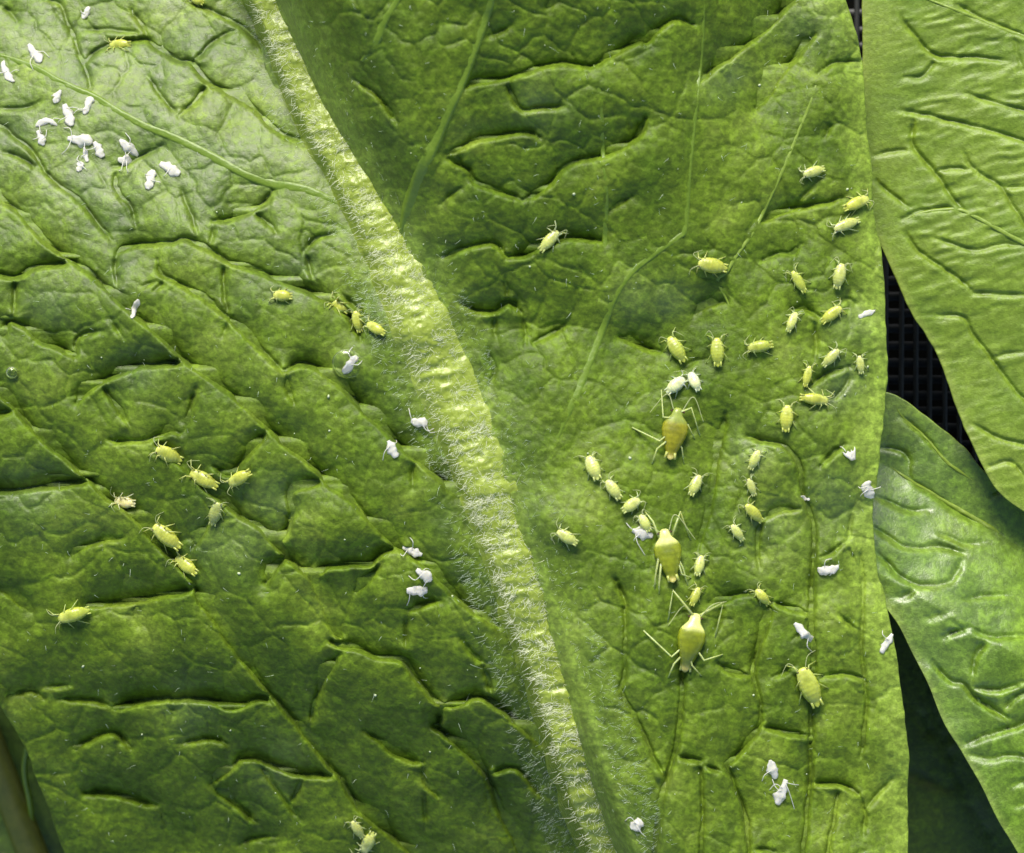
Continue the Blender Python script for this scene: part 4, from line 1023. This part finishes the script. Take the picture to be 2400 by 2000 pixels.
AP = [
 (1568, 790, 1605, 850, 34, 'green', 'yellow-green nymph with legs spread at the end of a bright raised crease'),
 (1680, 792, 1683, 861, 33, 'green', 'greenish nymph with head up beside the nymph at the crease end'),
 (1752, 817, 1813, 807, 28, 'green', 'nymph lying crosswise with two legs raised, next in line from the crease end'),
 (1604, 887, 1561, 921, 30, 'white', 'whitish nymph tilted sideways above the uppermost big amber aphid'),
 (1617, 873, 1639, 917, 26, 'white', 'narrow whitish nymph beside the tilted whitish one above the amber aphid'),
 (1379, 1069, 1402, 1126, 33, 'pale', 'pale nymph at the top of the row of four'),
 (1422, 1126, 1454, 1171, 28, 'pale', 'pale nymph second from the top in the row of four'),
 (1499, 1170, 1458, 1199, 28, 'pale', 'pale nymph lying crosswise, third in the row of four'),
 (1500, 1207, 1523, 1247, 24, 'pale', 'small nymph at the bottom of the row of four, touching the white shed skin'),
 (1645, 1302, 1633, 1351, 24, 'pale', 'small nymph right beside the tail of the middle big aphid'),
 (1640, 1114, 1618, 1163, 27, 'pale', 'lone pale nymph between the upper and middle big aphids'),
 (1638, 1377, 1620, 1421, 22, 'yellow', 'tiny yellowish nymph between the middle and lowest big aphids'),
 (1772, 1382, 1803, 1418, 23, 'yellow', 'tiny yellow nymph on a crease junction right of the lowest big aphid'),
 (1857, 636, 1888, 687, 24, 'green', 'small green nymph left of the plump pale one, with its head up'), (1974, 618, 1960, 679, 30, 'pale', 'plump pale nymph with antennae spread close to the pale leaf edge'),
 (1866, 732, 1846, 779, 22, 'pale', 'small curved pale nymph left of the bright yellow slender one'), (1972, 720, 1924, 756, 27, 'yellow', 'bright yellow slender nymph beside a thin white shed skin'),
 (1966, 819, 1928, 859, 24, 'pale', 'pale nymph slanting just above the small upright yellow one'), (1898, 858, 1886, 908, 20, 'yellow', 'small upright yellow nymph above the glossy crosswise one'),
 (1942, 940, 1873, 931, 27, 'yellow', 'glossy yellow nymph lying crosswise above the pale mottled patch'),
 (1846, 950, 1841, 1014, 32, 'yellow', 'yellow nymph with pale head just left of the glossy crosswise one'),
 (2014, 834, 2019, 878, 20, 'pale', 'faded nymph in fluffy debris right on the pale leaf edge'),
 (1779, 1056, 1758, 1102, 24, 'pale', 'topmost pale nymph of four below the curved pale crease'), (1754, 1122, 1769, 1164, 20, 'pale', 'smallest pale nymph, second of four below the curved pale crease'), (1748, 1183, 1787, 1224, 26, 'yellow', 'yellowish nymph at the top of a dark vertical crease'),
 (1715, 1230, 1742, 1269, 22, 'pale', 'lowest pale nymph of four below the curved pale crease'),
 (1882, 410, 1934, 394, 25, 'pale', 'topmost nymph near the pale leaf edge, with shadow below'), (2036, 464, 1976, 490, 28, 'yellow', 'yellow nymph lying on the very edge of the crinkled leaf'),
 (1954, 538, 2016, 514, 26, 'pale', 'pale nymph just below the one on the leaf edge'),
 (1636, 616, 1706, 630, 36, 'yellow', 'large yellow nymph lying sideways at the fork of a pale vein'),
 (1308, 542, 1265, 589, 27, 'pale', 'lone pale nymph on a bright crease between the midrib and the side vein'),
 (1306, 1245, 1354, 1275, 28, 'pale', 'lone pale nymph on the green just right of the hairy midrib'),
 (366, 1052, 427, 1082, 35, 'yellow', 'yellow nymph at the top of the left-hand cluster'),
 (446, 1107, 512, 1142, 35, 'yellow', 'yellow nymph lying along a dark crease in the left-hand cluster'),
 (536, 1136, 588, 1105, 30, 'yellow', 'yellow nymph beside the bright crease, facing the crease nymph'),
 (268, 1173, 318, 1181, 29, 'peach', 'peach-coloured tiny nymph with crumpled legs, apart from the left-hand cluster'),
 (512, 1178, 496, 1233, 30, 'dull', 'dull olive nymph at the tip of a silvery leaf bulge'),
 (360, 1232, 424, 1286, 38, 'yellow', 'largest yellow nymph of the left-hand cluster, antennae raised'),
 (412, 1306, 462, 1346, 32, 'yellow', 'nymph directly behind the largest yellow one'),
 (136, 1452, 212, 1429, 33, 'green', 'green-yellow nymph with raised legs at the end of a long bright crease'),
 (825, 1925, 851, 1965, 23, 'pale', 'pale narrow nymph at the lower end of a long crease, upper one of two'),
 (850, 1999, 876, 1950, 30, 'pale', 'broad pale nymph touching the narrow one, tail up'),
 (640, 692, 686, 695, 27, 'yellow', 'tiny bright yellow nymph alone on a smooth bulge left of the midrib'),
 (775, 703, 818, 731, 27, 'yellow', 'yellow nymph in a crease leading to the midrib'),
 (832, 729, 844, 781, 25, 'yellow', 'yellow nymph standing head up between two others beside the midrib'),
 (860, 758, 903, 783, 25, 'yellow', 'yellow nymph half in the hairs of the midrib'),
 (256, 105, 308, 103, 23, 'yellow', 'yellow nymph in the dark crease above the shed skins'),
 (447, -8, 478, 8, 22, 'yellow', 'yellow nymph in a dark crease near the top of the midrib'),
]
for a in AP:
    aphid(*a)

# ------------------------------------------------------------------ shed skins: empty white husks with crumpled legs
def husk(x0, y0, x1, y1, w, label, legs=4, curl=0.0, seed=0, leglist=None, rise=1.0):
    w = w * 1.15
    rg = random.Random(int(x0 * 3 + y0 * 5 + seed))
    L = math.hypot(x1 - x0, y1 - y0)
    f = np.array([(x1 - x0) / L, (y1 - y0) / L]); s = np.array([-f[1], f[0]])
    g = lambda x, y: float(FM.look(np.array(x), np.array(y)))
    vs, fs, cs = [], [], []
    ring, side = 16, 10
    p1, p2, p3 = rg.uniform(0, 6), rg.uniform(0, 6), rg.uniform(0.55, 1)
    zs = [g(x0 + f[0] * L * t, y0 + f[1] * L * t) for t in (0, 0.25, 0.5, 0.75, 1)]
    split = rg.choice([0, 1]); p4 = rg.uniform(0.7, 1.5)
    for i in range(ring):
        t = i / (ring - 1)
        prof = 0.22 + 0.78 * max(0.0, math.sin(math.pi * (t ** p4) * 0.94 + 0.1)) ** 0.8
        prof = prof * (1 + 0.13 * math.sin(8 * t + p1) + 0.12 * math.sin(19 * t + p2))
        k = 4 * t * (1 - t)
        cx, cy = x0 + f[0] * L * t + s[0] * curl * k * L, y0 + f[1] * L * t + s[1] * curl * k * L
        zb = float(np.interp(t, (0, .25, .5, .75, 1), zs)); zb = max(zb, g(cx, cy))
        for q in range(side):
            a = 2 * math.pi * q / side
            d = 1 + 0.3 * math.sin(3 * a + 9 * t + p2)
            top = math.sin(a)
            dent = 0.45 * split * math.exp(-(math.cos(a) / 0.35) ** 2) * (top > 0) * (0.1 < t < 0.6)
            ww = 0.5 * w * prof * math.cos(a) * d
            vs.append(np.array(W(cx + s[0] * ww, cy + s[1] * ww, zb + rise * (w * 0.13 + w * 0.19 * prof * (top * d - dent)))))
    for i in range(ring - 1):
        for q in range(side):
            a, b = i * side + q, i * side + (q + 1) % side
            fs.append((a, b, b + side, a + side))
    fs.append(tuple(range(side))[::-1]); fs.append(tuple(range((ring - 1) * side, ring * side)))
    if leglist is None:
        leglist = []
        for k in range((legs + 1) // 2):
            sg = (-1) ** k; t = rg.uniform(0.15, 0.75)
            hx, hy = x0 + f[0] * L * t, y0 + f[1] * L * t
            o1 = rg.uniform(0.5, 0.9) * w + 3; ff = rg.uniform(-0.3, 0.4) * L
            kn = (hx + s[0] * sg * o1 + f[0] * ff * 0.5, hy + s[1] * sg * o1 + f[1] * ff * 0.5)
            ft = (kn[0] + s[0] * sg * rg.uniform(-0.2, 0.6) * w + f[0] * ff, kn[1] + s[1] * sg * rg.uniform(-0.2, 0.6) * w + f[1] * ff)
            leglist.append(((hx, hy), kn, ft))
    for h, kn, ft in leglist:
        pts = [W(*h, g(*h) + w * 0.25), W(*kn, g(*kn) + w * 0.35 + 2), W(*ft, g(*ft) + 1)]
        add_tube(vs, fs, cs, smooth_path(pts, 5 * S), 0.95 * S, (1, 1, 1), 5)
    base = np.array(W((x0 + x1) / 2, (y0 + y1) / 2, zs[2]))
    o = mesh_obj('shed_skin', vs, fs, M_SKIN, None, origin=base)
    tag(o, label, 'shed skin', 'white shed aphid skins on the leaf')
    return o

SK = [
 (7, 143, 33, 192, 15, 'bent white shed skin lying apart, left of the heap below the olive vein', 4, .12),
 (66, 104, 96, 146, 19, 'star-shaped white shed skin on top of the olive side vein', 4, 0), (142, 211, 127, 242, 15, 'small white shed skin at the top of the heap, just below the olive vein', 2, 0), (151, 244, 169, 295, 21, 'long upright white shed skin in the upper middle of the heap', 4, 0),
 (215, 227, 197, 268, 16, 'white shed skin slanting away from the olive vein beside the long upright one', 1, 0), (83, 295, 134, 293, 13, 'thin white shed skin arched over another, left side of the heap', 3, -.2), (88, 306, 103, 341, 15, 'short white shed skin under the arched thin one', 3, 0),
 (158, 325, 217, 332, 23, 'broad crosswise white shed skin at the centre of the heap', 5, 0), (197, 345, 204, 380, 11, 'thin white sliver hanging below the broad crosswise skin of the heap', 2, 0), (193, 380, 182, 402, 15, 'small crumpled white scrap at the foot of the heap', 3, 0), (221, 332, 241, 369, 18, 'slanting white shed skin at one end of the broad crosswise one', 2, 0),
 (280, 328, 324, 365, 18, 'long white shed skin on the right side of the heap, touching a ragged one', 3, 0), (276, 374, 309, 378, 19, 'ragged white shed skin under the long one, right side of the heap', 5, 0),
 (375, 382, 421, 409, 22, 'broad white shed skin farthest right of the heap', 2, 0), (359, 398, 346, 444, 20, 'upright white shed skin with legs beside the broad one', 3, 0),
 (210, 16, 194, 44, 13, 'small white shed skin alone above the yellow nymph in the dark crease', 1, 0), (324, 702, 308, 746, 12, 'slim white shed skin at the corner of a silvery bulge', 1, 0),
 (802, 880, 837, 835, 19, 'white shed skin with spread legs lying on the water droplet', 4, 0), (963, 988, 1002, 992, 20, 'white shed skin with one long raised leg beside the hairy midrib', 0, 0),
 (910, 1033, 928, 1073, 20, 'white shed skin with curled feet left of the midrib', 3, 0), (944, 1282, 989, 1301, 18, 'white shed skin with pointed tail above two others', 3, 0),
 (976, 1335, 1012, 1361, 20, 'upper of two white shed skins lying close together left of the midrib', 3, 0), (953, 1384, 1002, 1384, 22, 'lower of two white shed skins lying close together, crosswise', 5, 0),
 (1482, 1243, 1530, 1258, 20, 'star-shaped white shed skin pressed against the middle big aphid', 0, 0),
 (2012, 743, 2051, 728, 11, 'thin white shed skin pointing at the pale leaf edge', 0, 0), (1862, 1461, 1906, 1507, 18, 'white shed skin above the mid-sized aphid', 2, 0),
 (2092, 1486, 2064, 1530, 15, 'white shed skin at the leaf edge, lower right', 2, 0), (1804, 1782, 1818, 1826, 19, 'upper of two joined white shed skins low on the leaf', 1, 0),
 (1843, 1828, 1821, 1886, 21, 'lower of two joined white shed skins, with long legs', 0, 0), (1916, 1336, 1966, 1328, 19, 'white shed skin lying crosswise on a crease near the leaf edge', 3, .1),
 (1976, 1062, 2004, 1050, 17, 'curled white shed skin in the pale mottled patch near the edge', 3, .5), (2032, 1128, 2046, 1168, 23, 'fluffy white shed skin stuck on the very leaf edge', 5, .15),
 (1877, 1164, 1898, 1172, 9, 'tiny white scrap of shed skin on a dark crease', 0, 0), (1330, 1900, 1352, 1908, 15, 'small white scrap of shed skin on the lower midrib', 0, .2),
 (1478, 1942, 1506, 1926, 24, 'silvery crumpled shed skin at the foot of the midrib, right side', 4, 0),
]
LEGS = {18: [((967, 989), (962, 975), (958, 957)), ((990, 996), (1002, 1010), (1022, 1002)), ((1000, 1000), (1008, 1014), (1024, 1012))],
        23: [((1486, 1244), (1476, 1236), (1468, 1226)), ((1490, 1252), (1494, 1272), (1512, 1302)), ((1500, 1252), (1488, 1262), (1486, 1268))],
        28: [((1840, 1836), (1848, 1852), (1862, 1896)), ((1834, 1848), (1818, 1838), (1803, 1852)), ((1832, 1856), (1818, 1846), (1810, 1826)), ((1842, 1834), (1856, 1838), (1872, 1840))]}
for i, (x0, y0, x1, y1, w, lab, nl, cu) in enumerate(SK):
    husk(x0, y0, x1, y1, w, lab, nl, cu, i, LEGS.get(i), rise=0.5 if i == 17 else 1.0)

# ------------------------------------------------------------------ water droplets
def droplet(px, py, r, label, flat=0.5):
    z0 = float(FM.look(np.array(px), np.array(py), FSM))
    V, f = [], []
    nr, ns = 10, 24
    for i in range(nr + 1):
        ph = math.pi * 0.5 * i / nr
        for k in range(ns):
            a = 2 * math.pi * k / ns
            rr = r * math.sin(ph) * (1 + 0.05 * math.sin(2 * a + 1))
            x, y = px + rr * math.cos(a), py + rr * math.sin(a)
            gz = float(FM.look(np.array(x), np.array(y)))
            zz = z0 + r * flat * math.cos(ph)
            if i == nr: zz = gz - 2
            V.append(np.array(W(x, y, max(zz, gz - 2))))
    for i in range(nr):
        for k in range(ns):
            f.append((i * ns + k, i * ns + (k + 1) % ns, (i + 1) * ns + (k + 1) % ns, (i + 1) * ns + k))
    f = [q[::-1] for q in f]
    base = np.array(W(px, py, z0))
    tag(mesh_obj('water_droplet', V, f, M_WATER, None, origin=base), label, 'droplet', 'water droplets on the leaf')
droplet(815, 853, 36, 'clear flat water droplet holding a white shed skin', 0.32)
droplet(28, 874, 15, 'small round clear water droplet alone on a dark bulge', 0.75)
